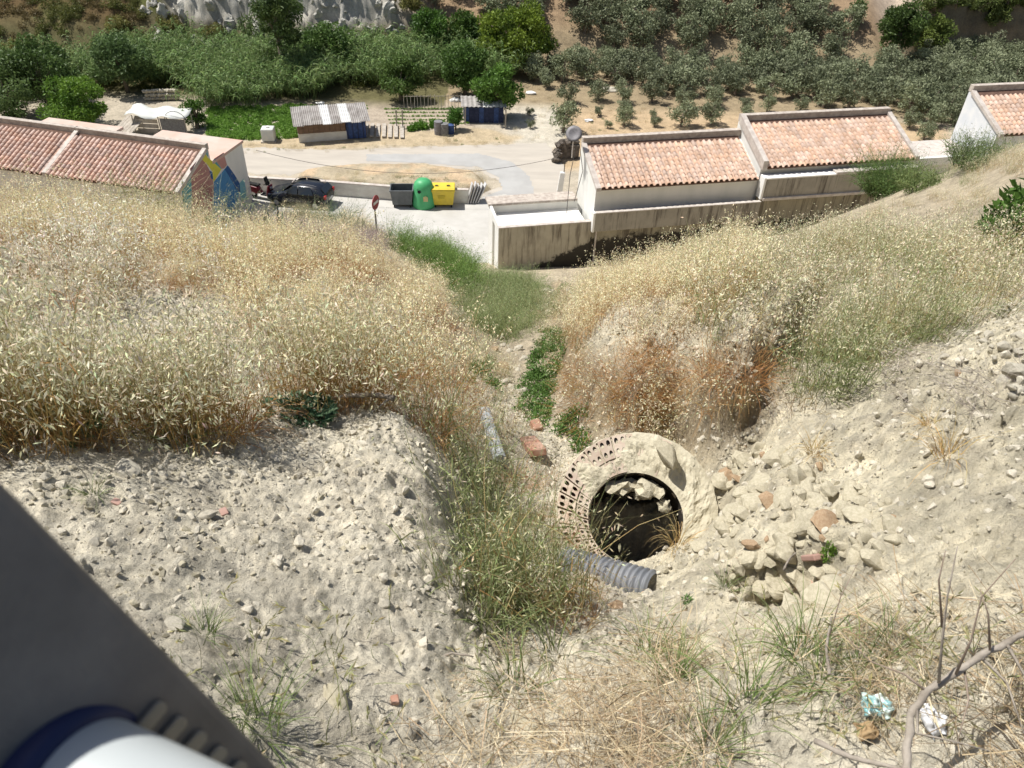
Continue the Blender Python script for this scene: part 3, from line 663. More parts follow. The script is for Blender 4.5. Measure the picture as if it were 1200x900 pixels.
# ---- parked hatchback
ca = at_z(384, 243, .03); cb = at_z(322, 236, .03)
t = empty('parked_car', (ca+cb)/2+np.array([0, .2, 0]), 'black hatchback parked beside the low white wall, its back towards the bins', 'car', rz=math.atan2(ca[1]-cb[1], ca[0]-cb[0])); t.scale = (.9, .92, .95)
def car_body():
    # stations along x (front -x, tail +x): x, half width bottom, half width belt, roof half width, z sill, z belt, z roof
    st = [(-2.05,.55,.62,.50,.32,.58,.60),(-1.95,.72,.78,.62,.25,.66,.70),(-1.5,.80,.86,.66,.22,.74,.80),(-.95,.82,.88,.66,.22,.84,.90),(-.30,.82,.88,.60,.22,.90,1.33),(.25,.82,.88,.62,.22,.92,1.47),(1.0,.82,.88,.62,.22,.95,1.46),(1.55,.82,.87,.60,.24,.98,1.38),(1.93,.80,.85,.62,.28,.99,1.05),(2.04,.72,.76,.60,.34,.80,.86)]
    v = []; f = []; n = 8
    for (x, a, b, c, z0, z1, z2) in st:
        v += [(x, -a, z0), (x, -b, (z0+z1)/2), (x, -b+.02, z1), (x, -c, z2), (x, c, z2), (x, b-.02, z1), (x, b, (z0+z1)/2), (x, a, z0)]
    for i in range(len(st)-1):
        for k in range(n): f.append((i*n+k, i*n+(k+1) % n, (i+1)*n+(k+1) % n, (i+1)*n+k))
    f += [tuple(range(n-1, -1, -1)), tuple((len(st)-1)*n+k for k in range(n))]
    return v, f
v, f = car_body(); mb = MB(); mb.add(v, f); o = mb.build('body', 'black_paint', t, smooth=True)
ss = o.modifiers.new('s', 'SUBSURF'); ss.levels = 2; ss.render_levels = 2
def cq(name, pts, m, th=.012):
    mb = MB(); a, b, c = Vector(pts[0]), Vector(pts[1]), Vector(pts[2]); n = (b-a).cross(c-a).normalized(); mb.prism([Vector(p)+n*.004 for p in pts], n*th); mb.build(name, m, t)
for s in (-1, 1):
    y1, y2 = .868*s, .66*s
    pts = [(-.75, y1, .90), (.2, y1, .93), (.2, y2, 1.38), (-.22, y2+.0*s, 1.30)]; cq('side_window', pts if s < 0 else pts[::-1], 'glass_dark', .02)
    pts = [(.26, y1, .93), (1.25, y1*.99, .97), (1.05, y2, 1.38), (.26, y2, 1.385)]; cq('side_window', pts if s < 0 else pts[::-1], 'glass_dark', .02)
cq('rear_window', [(1.93, -.6, 1.02), (1.93, .6, 1.02), (1.66, .52, 1.33), (1.66, -.52, 1.33)], 'glass_dark', .03)
cq('windscreen', [(-.92, .62, .92), (-.92, -.62, .92), (-.36, -.54, 1.31), (-.36, .54, 1.31)], 'glass_dark', .03)
for s in (-1, 1): mb = MB(); mb.box(1.90, 2.03, min(s*.56, s*.80), max(s*.56, s*.80), .74, .96); mb.build('tail_light', 'tail_red', t, bevel=.03)
mb = MB(); mb.box(2.02, 2.045, -.26, .26, .52, .63); mb.build('number_plate', 'white_paint', t)
for sx in (-1.3, 1.3):
    for s in (-1, 1):
        M = Matrix.Translation((sx, s*.80, .31)) @ Matrix.Rotation(math.pi/2, 4, 'X')
        mb = MB(); mb.lathe([(.17, -.10), (.29, -.10), (.315, -.06), (.315, .06), (.29, .10), (.17, .10)], 20, M); wo = mb.build('wheel', 'rubber', t)
        mb = MB(); mb.lathe([(.001, -.06), (.17, -.09), (.17, .09), (.001, .06)], 12, M); mb.build('rim', 'chrome', wo)
for s in (-1, 1): mb = MB(); mb.box(-.62, -.44, min(s*.86, s*1.02), max(s*.86, s*1.02), .90, 1.02); mb.build('mirror', 'black_paint', t, bevel=.03)
mb = MB()
for s in (-1, 1): mb.tube([(-.3, s*.56, 1.38), (.3, s*.58, 1.51), (1.0, s*.58, 1.50), (1.4, s*.56, 1.43)], .018, 5)
mb.build('roof_rail', 'chrome', t)
# ---- scooter: dark red with black seat, front wheel towards the car
sa = at_z(309, 233, .03); t = empty('motor_scooter', sa, 'dark red motor scooter parked between the mural house and the black car', 'scooter', rz=math.atan2(ca[1]-cb[1], ca[0]-cb[0])-.15)
for x in (-.62, .66):
    M = Matrix.Translation((x, 0, .26)) @ Matrix.Rotation(math.pi/2, 4, 'X'); mb = MB(); mb.lathe([(.13, -.05), (.23, -.06), (.26, 0), (.23, .06), (.13, .05)], 18, M); wo = mb.build('wheel', 'rubber', t)
    mb = MB(); mb.lathe([(.001, -.03), (.13, -.04), (.13, .04), (.001, .03)], 10, M); mb.build('rim', 'chrome', wo)
mb = MB(); mb.prism([(-.98, -.17, .50), (-.95, -.17, .80), (-.20, -.17, .74), (-.02, -.17, .36), (-.45, -.17, .33)], (0, .34, 0)); mb.build('rear_body', 'red_paint', t, bevel=.05)
mb = MB(); mb.box(-.05, .42, -.17, .17, .28, .35); mb.build('footboard', 'rubber', t, bevel=.02)
mb = MB(); mb.prism([(.38, -.24, .30), (.52, -.20, .95), (.62, -.2, .95), (.56, -.24, .34)], (0, .44, 0)); mb.build('leg_shield', 'red_paint', t, bevel=.04)
mb = MB(); mb.box(-.92, -.1, -.14, .14, .80, .90); mb.build('seat', 'rubber', t, bevel=.05)
mb = MB(); mb.box(-1.22, -.86, -.20, .20, .88, 1.2); mb.build('top_box', 'rubber', t, bevel=.06)
mb = MB(); mb.tube([(.66, 0, .26), (.5, 0, 1.0)], .035, 6); mb.tube([(.44, -.34, 1.08), (.5, 0, 1.02), (.44, .34, 1.08)], .025, 6); mb.build('handlebar', 'rubber', t)
mb = MB(); mb.prism([(.40, -.15, .95), (.34, -.15, 1.42), (.38, -.15, 1.42), (.52, -.15, .97)], (0, .3, 0)); mb.build('windshield', 'rubber', t, bevel=.02)
mb = MB(); mb.box(.58, .68, -.09, .09, .72, .86); mb.build('headlight', 'chrome', t, bevel=.03)
# ---- road sign seen from its side: pole and red disc
MAT['sign_red'] = mat('sign_red', (.34, .04, .05), (.28, .04, .05), scale=6, rough=.5)
sg = gp(442, 276); sgt = at_y(439.5, 237, sg[1]); hs_ = sgt[2]-sg[2]
t = empty('road_sign', sg, 'round red road sign on a thin grey post by the street', 'road sign', rz=math.radians(73))
mb = MB(); mb.tube([(0, 0, -.2), (0, 0, hs_-.2)], .03, 8); mb.build('post', 'grey_metal', t)
M = Matrix.Translation((0, -.035, hs_)) @ Matrix.Rotation(math.pi/2, 4, 'X')
mb = MB(); mb.lathe([(.001, 0), (.24, 0), (.24, .02), (.001, .02)], 24, M); pl = mb.build('plate', 'sign_red', t)
mb = MB(); mb.box(-.17, .17, -.0635, -.0555, hs_-.045, hs_+.045); mb.build('white_bar', 'white_paint', pl)
# ---- white gate post, dark mast, broken wall beside the dish house
p0 = at_z(655, 229, 0); p1 = at_y(659, 202, p0[1])
t = empty('gate_post', p0, 'narrow white leaning post at the road bend left of the dish house', 'post')
mb = MB(); mb.prism([(-.17, -.1, 0), (.17, -.1, 0), (.27, -.1, p1[2]), (-.02, -.1, p1[2])], (0, .22, 0)); mb.build('shaft', 'white_paint', t, bevel=.02)
mb = MB(); mb.tube([(.2, .0, p1[2]-.02), (.22, 0, p1[2]+.75)], .025, 6); mb.build('iron_bar', 'dark_metal', t)
MAT['dark_stone'] = mat('dark_stone', (.07, .06, .05), (.20, .17, .14), scale=3, rough=1, bump=.6, bscale=12)
p0 = at_z(652, 192, 0); p1 = at_z(668, 178, 0); t = empty('ruined_wall', p0, 'dark broken rubble wall corner just left of the satellite dish', 'ruined wall')
def lumpy(mb, c, r, seed, sub=2, flat=1.0, amp=.25, stretch=(1, 1, 1), rot=0, col=None):
    bm = bmesh.new(); bmesh.ops.create_icosphere(bm, subdivisions=sub, radius=1)
    cr, sr = math.cos(rot), math.sin(rot); vs = []
    for v in bm.verts:
        p = v.co; k = 1+amp*mnoise.noise(p*1.3+Vector((seed*3.7, seed, 0)))*1.6+amp*.5*mnoise.noise(p*3.1+Vector((seed, 0, seed)))
        x, y, z = p.x*k*stretch[0]*r, p.y*k*stretch[1]*r, p.z*k*stretch[2]*flat*r
        vs.append((c[0]+x*cr-y*sr, c[1]+x*sr+y*cr, c[2]+z))
    mb.add(vs, [tuple(q.index for q in f_.verts) for f_ in bm.faces], col); bm.free()
for i, (a, b, zz) in enumerate([(0, .2, .3), (0, .5, 1.0), (.1, .8, 1.5), (.4, 1.0, 1.75), (.9, 1.1, 1.8), (1.4, 1.2, 1.8), (.1, .3, .8), (.6, 1.0, 1.2), (1.2, 1.1, 1.1)]):
    mb = MB(); lumpy(mb, (a*.8, b, zz*.62), .27, i+3, 2, .8, amp=.5); mb.build('boulder', 'dark_stone', t)
mb = MB(); mb.box(.1, 1.5, .9, 1.3, 0, .95); mb.build('wall_core', 'dark_stone', t, bevel=.05)
# overhead cable across the track
a = at_z(300, 176, 3.2); b = at_z(648, 186, 3.0); pts = []
for i in range(25):
    s = i/24; p = a+(b-a)*s; p[2] -= 1.1*4*s*(1-s); pts.append(tuple(p))
mb = MB(); mb.tube(pts, .012, 5); tag(mb.build('overhead_cable', 'dark_metal'), 'long thin sagging cable hanging across the pale dirt track', 'cable')

# ================================================================ GARDENS AND SHACKS
MAT['fibre_sheet'] = mat('fibre_sheet', (.36, .34, .32), (.22, .20, .185), scale=1.6, rough=.95, bump=.2, bscale=20)
MAT['pale_sheet'] = mat('pale_sheet', (.55, .55, .53), (.62, .62, .60), scale=3, rough=.8)
MAT['brown_board'] = mat('brown_board', (.20, .13, .085), (.13, .085, .06), scale=3, rough=.95, streak=(.6, .6, 3))
MAT['blue_board'] = mat('blue_board', (.05, .09, .24), (.03, .055, .13), scale=5, rough=.8)
MAT['navy_board'] = mat('navy_board', (.022, .03, .065), (.04, .05, .10), scale=5, rough=.9)
MAT['weather_wood'] = mat('weather_wood', (.33, .29, .24), (.46, .42, .36), scale=4, rough=.95, streak=(1, 1, .2))
MAT['tarp'] = mat('tarp', (.60, .60, .54), (.52, .54, .52), scale=3, rough=.7)
MAT['dark_mesh'] = mat('dark_mesh', (.14, .14, .14), (.22, .22, .215), scale=9, rough=.95)
def corr_sheet(mb, x0, x1, y0, y1, z0, z1, waves, amp=.03, th=.012):
    n = waves*4; v = []; f = []
    for j, (y, z) in enumerate(((y0, z0), (y1, z1))):
        for i in range(n+1): v.append((x0+(x1-x0)*i/n, y, z+amp*math.sin(i*math.pi/2)))
    m_ = n+1; v += [(a, b, c-th) for a, b, c in v]
    for i in range(n): f += [(i, i+1, m_+i+1, m_+i), (2*m_+i, 3*m_+i, 3*m_+i+1, 2*m_+i+1)]
    mb.add(v, f)
s0 = at_z(351, 168, 0); s1 = at_z(432, 162, 0); ang = math.atan2(s1[1]-s0[1], s1[0]-s0[0]); Ls = float(np.linalg.norm(s1-s0))
t = empty('garden_shed', s0, 'long low shed with patched grey corrugated roof, brown boards and a blue door', 'shed', rz=ang)
hS = 1.25
for i in range(8):   # sheets
    x0 = -.25+i*(Ls+.4)/8; mb = MB(); corr_sheet(mb, x0, x0+(Ls+.4)/8+.04, -.30+.05*(i % 2), 2.35, hS+.03*(i % 3), hS+.42+.02*(i % 2), 5)
    mb.build('roof_sheet', 'pale_sheet' if i in (3, 5) else 'fibre_sheet', t)
for i in range(9):
    x0 = i*(Ls*.68)/9; mb = MB(); mb.box(x0+.01, x0+Ls*.68/9-.01, 0, .06, .62, hS-.02); mb.build('board', 'brown_board', t)
mb = MB(); mb.box(0, Ls*.72, .065, .25, 0, .60); mb.build('base_wall', 'low_wall', t, bevel=.02)
mb = MB(); mb.box(Ls*.69, Ls*.97, .02, .08, .05, hS-.02); dd_ = mb.build('door', 'blue_board', t)
for i in range(4): mb = MB(); mb.box(Ls*.70+i*.35, Ls*.70+i*.35+.06, .0, .018, .05, hS-.05); mb.build('batten', 'navy_board', dd_)
mb = MB(); mb.box(0, Ls*.97, 2.2, 2.3, 0, hS+.3); mb.build('back_wall', 'brown_board', t)
for k in (0, 1): mb = MB(); mb.box(Ls*.97*k+.0, Ls*.97*k+.06, .26, 2.19, 0, hS+.1); mb.build('side_wall', 'brown_board', t)
# pallets / planks beside it
p = at_z(438, 158, 0)
for i in range(7):
    mb = MB(); M = Matrix.Translation(tuple(p+np.array([-.6+i*.42, .4, .06]))) @ Matrix.Rotation(math.radians(8), 4, 'Z'); mb.box(-.13, .13, -1.0, 1.5, 0, .06+.03*(i % 2), M)
    o = mb.build('plank', 'weather_wood'); tag(o, ['leftmost', 'second', 'third', 'fourth', 'fifth', 'sixth', 'rightmost'][i]+' weathered plank from the left on the ground right of the corrugated shed', 'plank', 'planks beside the long shed')
# white water tank
p = at_z(316, 165, 0); t = empty('water_tank', p, 'small white plastic tank at the near edge of the green crop patch', 'tank', rz=.1)
mb = MB(); mb.box(-.42, .42, -.4, .4, .08, .92); mb.build('vessel', 'tarp', t, bevel=.08)
mb = MB(); mb.lathe([(.001, 1.0), (.12, 1.0), (.12, .9)], 10); mb.build('cap', 'white_paint', t)
mb = MB(); mb.box(-.5, .5, -.45, .45, 0, .078); mb.build('pallet', 'weather_wood', t)
# blue shack with a junk covered roof
s0 = at_z(544, 144, 0); s1 = at_z(590, 144, 0); ang = math.atan2(s1[1]-s0[1], s1[0]-s0[0]); Lq = float(np.linalg.norm(s1-s0))
t = empty('board_shack', s0, 'dark blue board shack under a fig tree with scrap piled on its roof', 'shack', rz=ang)
for i in range(8):
    x0 = i*Lq/8; mb = MB(); mb.box(x0+.01, x0+Lq/8-.01, 0, .05, 0, 1.1+.05*(i % 2)); mb.build('board', 'navy_board' if i % 3 else 'blue_board', t)
mb = MB(); mb.box(0, Lq, .3, 1.7, 0, 1.08); mb.build('inner_wall', 'navy_board', t)
mb = MB(); corr_sheet(mb, -.2, Lq*.5, -.1, 1.75, 1.19, 1.36, 5); mb.build('roof_sheet', 'fibre_sheet', t)
mb = MB(); corr_sheet(mb, Lq*.48, Lq+.2, -.1, 1.75, 1.17, 1.42, 5); mb.build('roof_sheet', 'pale_sheet', t)
for i in range(16):
    rr = random.Random(i); M = Matrix.Translation((rr.uniform(.6, Lq-.1), rr.uniform(.2, 1.6), 1.42+rr.uniform(0, .3))) @ Matrix.Rotation(rr.uniform(0, 3), 4, 'Z') @ Matrix.Rotation(rr.uniform(-.5, .5), 4, 'Y')
    l = rr.uniform(.35, .9); mb = MB(); mb.box(-l, l, -.07, .07, 0, .03, M); o = mb.build('scrap_board', rr.choice(['pale_sheet', 'weather_wood', 'fibre_sheet'])); tag(o, 'scrap board lying in the heap on the blue shack roof', 'scrap board', 'scrap heaped on the blue shack')
# stick fence behind the vegetable rows
a = at_z(474, 128, 0); b = at_z(545, 127, 0); t = empty('stick_fence', a, 'thin cane fence behind the vegetable rows left of the blue shack', 'fence')
d = b-a
for i in range(19):
    q = d*i/18; mb = MB(); mb.tube([(q[0], q[1], 0), (q[0]+random.uniform(-.05, .05), q[1], 1.0+random.uniform(-.12, .1))], .022, 5); mb.build('picket', 'weather_wood', t)
mb = MB(); mb.tube([(0, 0, .95), tuple(d+np.array([0, 0, .93]))], .02, 5); mb.build('rail', 'weather_wood', t)
for k, (px_, py_) in enumerate([(465, 150), (472, 150), (545, 146), (592, 150)]):
    p = at_z(px_, py_, 0); mb = MB(); mb.tube([(0, 0, 0), (.03, 0, 1.3)], .05, 6); o = mb.build('garden_post', 'weather_wood'); o.location = tuple(p)
    tag(o, ['grey post at the left corner of the vegetable plot', 'grey post second from the left at the vegetable plot', 'grey post at the left edge of the blue shack', 'grey post at the right edge of the blue shack'][k], 'post', 'posts of the vegetable garden')
# junk barrels beside the small tree
for k, (px_, py_, r, h, m) in enumerate([(514, 157, .30, .9, 'grey_metal'), (521, 158, .28, .8, 'dark_mesh'), (528, 156, .26, .6, 'blue_board')]):
    p = at_z(px_, py_, 0); mb = MB(); mb.lathe([(.001, h), (r, h), (r, h*.66), (r*1.04, h*.65), (r, h*.64), (r, h*.34), (r*1.04, h*.33), (r, h*.32), (r, 0)], 14); o = mb.build('barrel', m); o.location = tuple(p)
    tag(o, ['grey metal barrel, left one of three beside the slim garden tree', 'dark drum, middle one of three beside the slim garden tree', 'blue drum, right one of three beside the slim garden tree'][k], 'barrel', 'barrels in the garden')
# white tarpaulin shelter behind the left houses
s0 = at_z(160, 157, 0); s1 = at_z(221, 160, 0); ang = math.atan2(s1[1]-s0[1], s1[0]-s0[0])-.02; Lt = float(np.linalg.norm(s1-s0))
t = empty('tarp_shelter', s0, 'makeshift shelter with white tarpaulin roof behind the mural house', 'shelter', rz=ang)
n = 14; V = []; F = []
for i in range(n+1):
    for j in range(5):
        x = -.4+i*(Lt+.5)/n; y = -.2+j*.36; z = 1.32+.08*math.sin(i*.8)-.12*math.exp(-((i-7)/1.2)**2)*(j < 3)+.06*math.sin(j*1.7+i)+j*.05
        V.append((x, y+.1*math.sin(i), z))
for i in range(n):
    for j in range(4): F.append((i*5+j, (i+1)*5+j, (i+1)*5+j+1, i*5+j+1))
mb = MB(); mb.add(V, F); o = mb.build('tarpaulin', 'tarp', t, smooth=True); so_ = o.modifiers.new('s', 'SOLIDIFY'); so_.thickness = .012
for x in (0, Lt*.5, Lt):
    for y in (0, 1.1): mb = MB(); mb.tube([(x, y, 0), (x, y, 1.28)], .04, 6); mb.build('pole', 'weather_wood', t)
mb = MB(); mb.box(Lt*.52, Lt*.98, .02, .06, .05, 1.15); mb.build('screen', 'dark_mesh', t)
for i in range(3): mb = MB(); mb.box(.15, Lt*.45, .1-.0*i, .16, .1+.33*i, .36+.33*i); mb.build('board', 'weather_wood', t)
mb = MB(); pts = [(Lt*.62+Lt*.42*.5*(1-math.cos(a_)), .0, 1.0+.7*math.sin(a_)) for a_ in np.linspace(0, math.pi*.95, 14)]; mb.tube(pts, .02, 5); mb.build('hoop', 'dark_metal', t)
p = at_z(143, 163, 0); mb = MB()
M = Matrix.Translation(tuple(p)) @ Matrix.Rotation(-.35, 4, 'Z') @ Matrix.Rotation(math.radians(20), 4, 'X')
for k in range(6):
    mb.box(-.75+k*.25, -.52+k*.25, 0, 2.0, .3, .34, M)
tag(mb.build('board_ramp', 'weather_wood'), 'pale board ramp left of the white tarpaulin shelter', 'ramp')
# dry stone wall behind the shelter
p0 = at_z(172, 118, 0); p1 = at_z(212, 117, 0); t = empty('dry_stone_wall', p0, 'short dry stone wall at the foot of the canes behind the shelter', 'stone wall'); d = p1-p0
MAT['pale_stone'] = mat('pale_stone', (.37, .34, .27), (.50, .46, .37), scale=6, rough=1, bump=.5, bscale=30)
MAT['yellow_stone'] = mat('yellow_stone', (.40, .36, .255), (.52, .47, .35), scale=7, rough=1, bump=.5, bscale=30)
MAT['brown_stone'] = mat('brown_stone', (.33, .22, .13), (.42, .31, .2), scale=7, rough=1, bump=.5, bscale=30)
for r in range(3):
    for i in range(13):
        q = d*(i+.5*(r % 2))/13; mb = MB(); lumpy(mb, (q[0], q[1]+random.uniform(-.08, .08), .16+r*.27), .19, i+r*20, 1, .8); mb.build('stone', 'pale_stone', t)
# pale debris lying about
for k, (px_, py_, s, m, lb) in enumerate([(375, 121, .22, 'white_paint', 'small white sack lying at the edge of the reeds'), (622, 109, .30, 'white_paint', 'white slab lying on the gravel at the orchard edge'), (690, 141, .22, 'plaster_blue', 'pale blue crumpled sheet between two small olive trees'), (714, 105, .5, 'pale_stone', 'pale heap of earth under the front olives of the grove'), (535, 117, .35, 'pale_sheet', 'pale scrap sheets lying beyond the cane fence')]):
    p = at_z(px_, py_, .08); mb = MB(); lumpy(mb, (0, 0, 0), s, k+50, 2, .45, stretch=(1.5, 1, 1)); o = mb.build('debris', m); o.location = tuple(p); tag(o, lb, 'debris')
# ================================================================ BROKEN BRICK SHAFT
Zr = RING_N; Xr = Vector((1, 0, 0)); Xr = (Xr-Zr*Xr.dot(Zr)).normalized(); Yr = Zr.cross(Xr)
MR = Matrix(((Xr.x, Yr.x, Zr.x, RING_C[0]), (Xr.y, Yr.y, Zr.y, RING_C[1]), (Xr.z, Yr.z, Zr.z, RING_C[2]), (0, 0, 0, 1)))
MAT['shaft_brick'] = mat('shaft_brick', (.42, .32, .245), (.50, .42, .33), scale=14, rough=.95, bump=.4, bscale=60, rnd=.1, bdist=.004)
MAT['brick_hole'] = mat('brick_hole', (.10, .04, .03), rough=1)  # recess shade painted as dark red-brown on hole sides and floor
MAT['mortar'] = mat('mortar', (.40, .36, .26), (.53, .485, .365), scale=9, rough=1, bump=.9, bscale=45, bdist=.012)
MAT['shaft_inside'] = mat('shaft_inside', (.030, .024, .018), (.055, .045, .035), scale=7, rough=1, bump=.8, bscale=25, bdist=.02)  # darkness of the deep mouth painted into a near-black wall colour
t = empty('brick_shaft', RING_C, 'round broken shaft of perforated bricks with its dark mouth open towards the viewer', 'brick shaft')
ML = Matrix(((Xr.x, Yr.x, Zr.x, 0), (Xr.y, Yr.y, Zr.y, 0), (Xr.z, Yr.z, Zr.z, 0), (0, 0, 0, 1)))
RI, RO = .338, .56
def cy_(r): return -.055+.07*max(0., min(1., (r-RI)/(RO-RI)))
nb = 30
def brick_cells(a0, a1, r0, r1, z, h, na_, nr_):
    mb = MB(); fm = []
    def P(u_, v2, zz): a = a0+(a1-a0)*u_; r = r0+(r1-r0)*v2; return ML @ Vector((r*math.cos(a), r*math.sin(a)+cy_(r), zz))
    for i in range(na_):
        for j in range(nr_):
            cu_, cv = (i+.5)/na_, (j+.5)/nr_; du, dv = .5/na_, .5/nr_; sq = [(-1,-1),(0,-1),(1,-1),(1,0),(1,1),(0,1),(-1,1),(-1,0)]
            o = len(mb.v); hole = [(math.cos(math.radians(225+45*k)), math.sin(math.radians(225+45*k))) for k in range(8)]; kk = .62
            v = [P(cu_+x*du, cv+y*dv, z) for x, y in sq]+[P(cu_+x*du*kk, cv+y*dv*kk, z) for x, y in hole]+[P(cu_+x*du*kk, cv+y*dv*kk, z-.03) for x, y in hole]
            f = [(k, (k+1) % 8, 8+(k+1) % 8, 8+k) for k in range(8)]+[(8+k, 8+(k+1) % 8, 16+(k+1) % 8, 16+k) for k in range(8)]+[tuple(16+k for k in range(8))]
            mb.add(v, f); fm += [0]*8+[1]*9
    c = [P(0,0,z), P(1,0,z), P(1,1,z), P(0,1,z), P(0,0,z-h), P(1,0,z-h), P(1,1,z-h), P(0,1,z-h)]
    mb.add(c, [(0,4,5,1), (1,5,6,2), (2,6,7,3), (3,7,4,0)]); fm += [0]*4
    o = mb.build('brick', ['shaft_brick', 'brick_hole'], t); o.data.polygons.foreach_set('material_index', fm); return o
for i in range(nb):
    a0 = 2*math.pi*i/nb+.012; a1 = 2*math.pi*(i+1)/nb-.012
    dz = random.uniform(-.012, .012)
    brick_cells(a0, a1, RI+.095, RO, .0+dz, .09, 2, 2)
    brick_cells(a0+.05, a1+.05, RI+.002, RI+.086, -.005+dz, .09, 2, 2)
# mortar spread over the brick bed, thin at the lower left where the bricks show
na2, nr2 = 150, 16; V = []; F = []
for i in range(na2):
    a = 2*math.pi*i/na2
    for j in range(nr2+1):
        s_ = j/nr2; r = (RI-.006)+(RO-RI+.02)*s_; x, y = r*math.cos(a), r*math.sin(a)
        show = max(0, math.cos(a-math.radians(188)))**1.2      # bricks bare here
        n1 = mnoise.noise(Vector((x*9, y*9, 1)))+.6*mnoise.noise(Vector((x*21, y*21, 4)))+.45*mnoise.noise(Vector((x*48, y*48, 9)))
        n2 = mnoise.noise(Vector((x*5+7, y*5, 2)))
        edge = 1-abs(s_*2-1)**3
        z = -.006+.034*(n1*.8+.35)*edge-.040*show*(.35+1.9*n2+.5*(s_ > .5))+.016*max(0, math.cos(a-math.radians(20)))-.035*max(0, s_-.72)*2.2*(a > 1.6)*(a < 4.2)
        r2 = r+.010*n1*(j == nr2); V.append(ML @ Vector((r2*math.cos(a), r2*math.sin(a)+cy_(r2), z)))
for i in range(na2):
    for j in range(nr2): q = i*(nr2+1); q2 = ((i+1) % na2)*(nr2+1); F.append((q+j, q+j+1, q2+j+1, q2+j))
mb = MB(); mb.add(V, F); mb.build('mortar_bed', 'mortar', t, smooth=False)
def tube_wall(name, r, z0, z1, m, inward, nz=.012, rows=14):
    V = []; F = []; n = 80
    for j in range(rows+1):
        for i in range(n):
            a = 2*math.pi*i/n; z = z0+(z1-z0)*j/rows; rr = r+nz*mnoise.noise(Vector((math.cos(a)*4, math.sin(a)*4, z*7)))*(1 if j else 0)+(.006*math.sin(j*3.1))*(j > 0)
            V.append(ML @ Vector((rr*math.cos(a), rr*math.sin(a)+cy_(r), z)))
    for j in range(rows):
        for i in range(n): F.append((j*n+i, j*n+(i+1) % n, (j+1)*n+(i+1) % n, (j+1)*n+i))
    mb = MB(); mb.add(V, F); return mb.build(name, m, t)
for i_, (x_, y_, s_, z_) in enumerate([(-.17, .22, .05, -.07), (-.09, .25, .07, -.10), (.0, .26, .06, -.12), (.09, .245, .08, -.09), (.17, .20, .05, -.08), (.22, .12, .05, -.12), (.04, .20, .04, -.16)]):
    mb = MB(); lumpy(mb, ML @ Vector((x_, y_-.05, z_)), s_, 30+i_, 2, .8, amp=.5); mb.build('mortar_lump', 'mortar', t)
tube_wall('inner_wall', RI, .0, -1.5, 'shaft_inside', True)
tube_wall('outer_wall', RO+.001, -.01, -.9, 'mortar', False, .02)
# ---- rocks
def hull_stone(seed, n=16, sub=1, rough=.06):
    rr = random.Random(seed); bm = bmesh.new()
    sx, sy, sz = rr.uniform(.8, 1.15), rr.uniform(.65, .95), rr.uniform(.5, .8)
    for _ in range(n):
        p = Vector((rr.gauss(0, 1), rr.gauss(0, 1), rr.gauss(0, 1))).normalized()*rr.uniform(.85, 1.05); bm.verts.new((p.x*sx, p.y*sy, p.z*sz))
    bmesh.ops.convex_hull(bm, input=bm.verts[:]); bmesh.ops.delete(bm, geom=[v for v in bm.verts if not v.link_faces], context='VERTS')
    if sub:
        bmesh.ops.subdivide_edges(bm, edges=bm.edges[:], cuts=sub, use_grid_fill=True, smooth=.15)
        for v in bm.verts: v.co *= 1+rough*mnoise.noise(v.co*2.3+Vector((seed, 0, 0)))*2
    me = bpy.data.meshes.new('stone'); bm.to_mesh(me); bm.free(); me.update(); return me
ST = {}
for m_ in ('pale_stone', 'yellow_stone', 'brown_stone'):
    ST[m_] = []
    for s_ in range(7):
        me = hull_stone(s_+3, 18, 2, .07); me.materials.append(MAT[m_]); ST[m_].append(me)
def stone(P, r, label, m='pale_stone', v=None, group=None, sink=.35, flat=1., name='stone', cat='stone', rot=None):
    me = random.choice(ST[m]) if v is None else ST[m][v]
    o = bpy.data.objects.new(name, me); COL.objects.link(o); o.location = (P[0], P[1], P[2]+r*(.5-sink))
    o.rotation_euler = rot or (random.uniform(-.5, .5), random.uniform(-.5, .5), random.uniform(0, 6.28)); o.scale = (r, r*random.uniform(.75, 1.1), r*random.uniform(.7, 1)*flat)
    return tag(o, label, cat, group)
P = at_d(781, 537, 5.585)
o = stone(P, .15, 'wedge shaped cream stone perched on the upper right rim of the shaft', 'yellow_stone', 2, sink=.5); o.scale = (.10, .17, .085); o.rotation_euler = (.9, .3, .75)
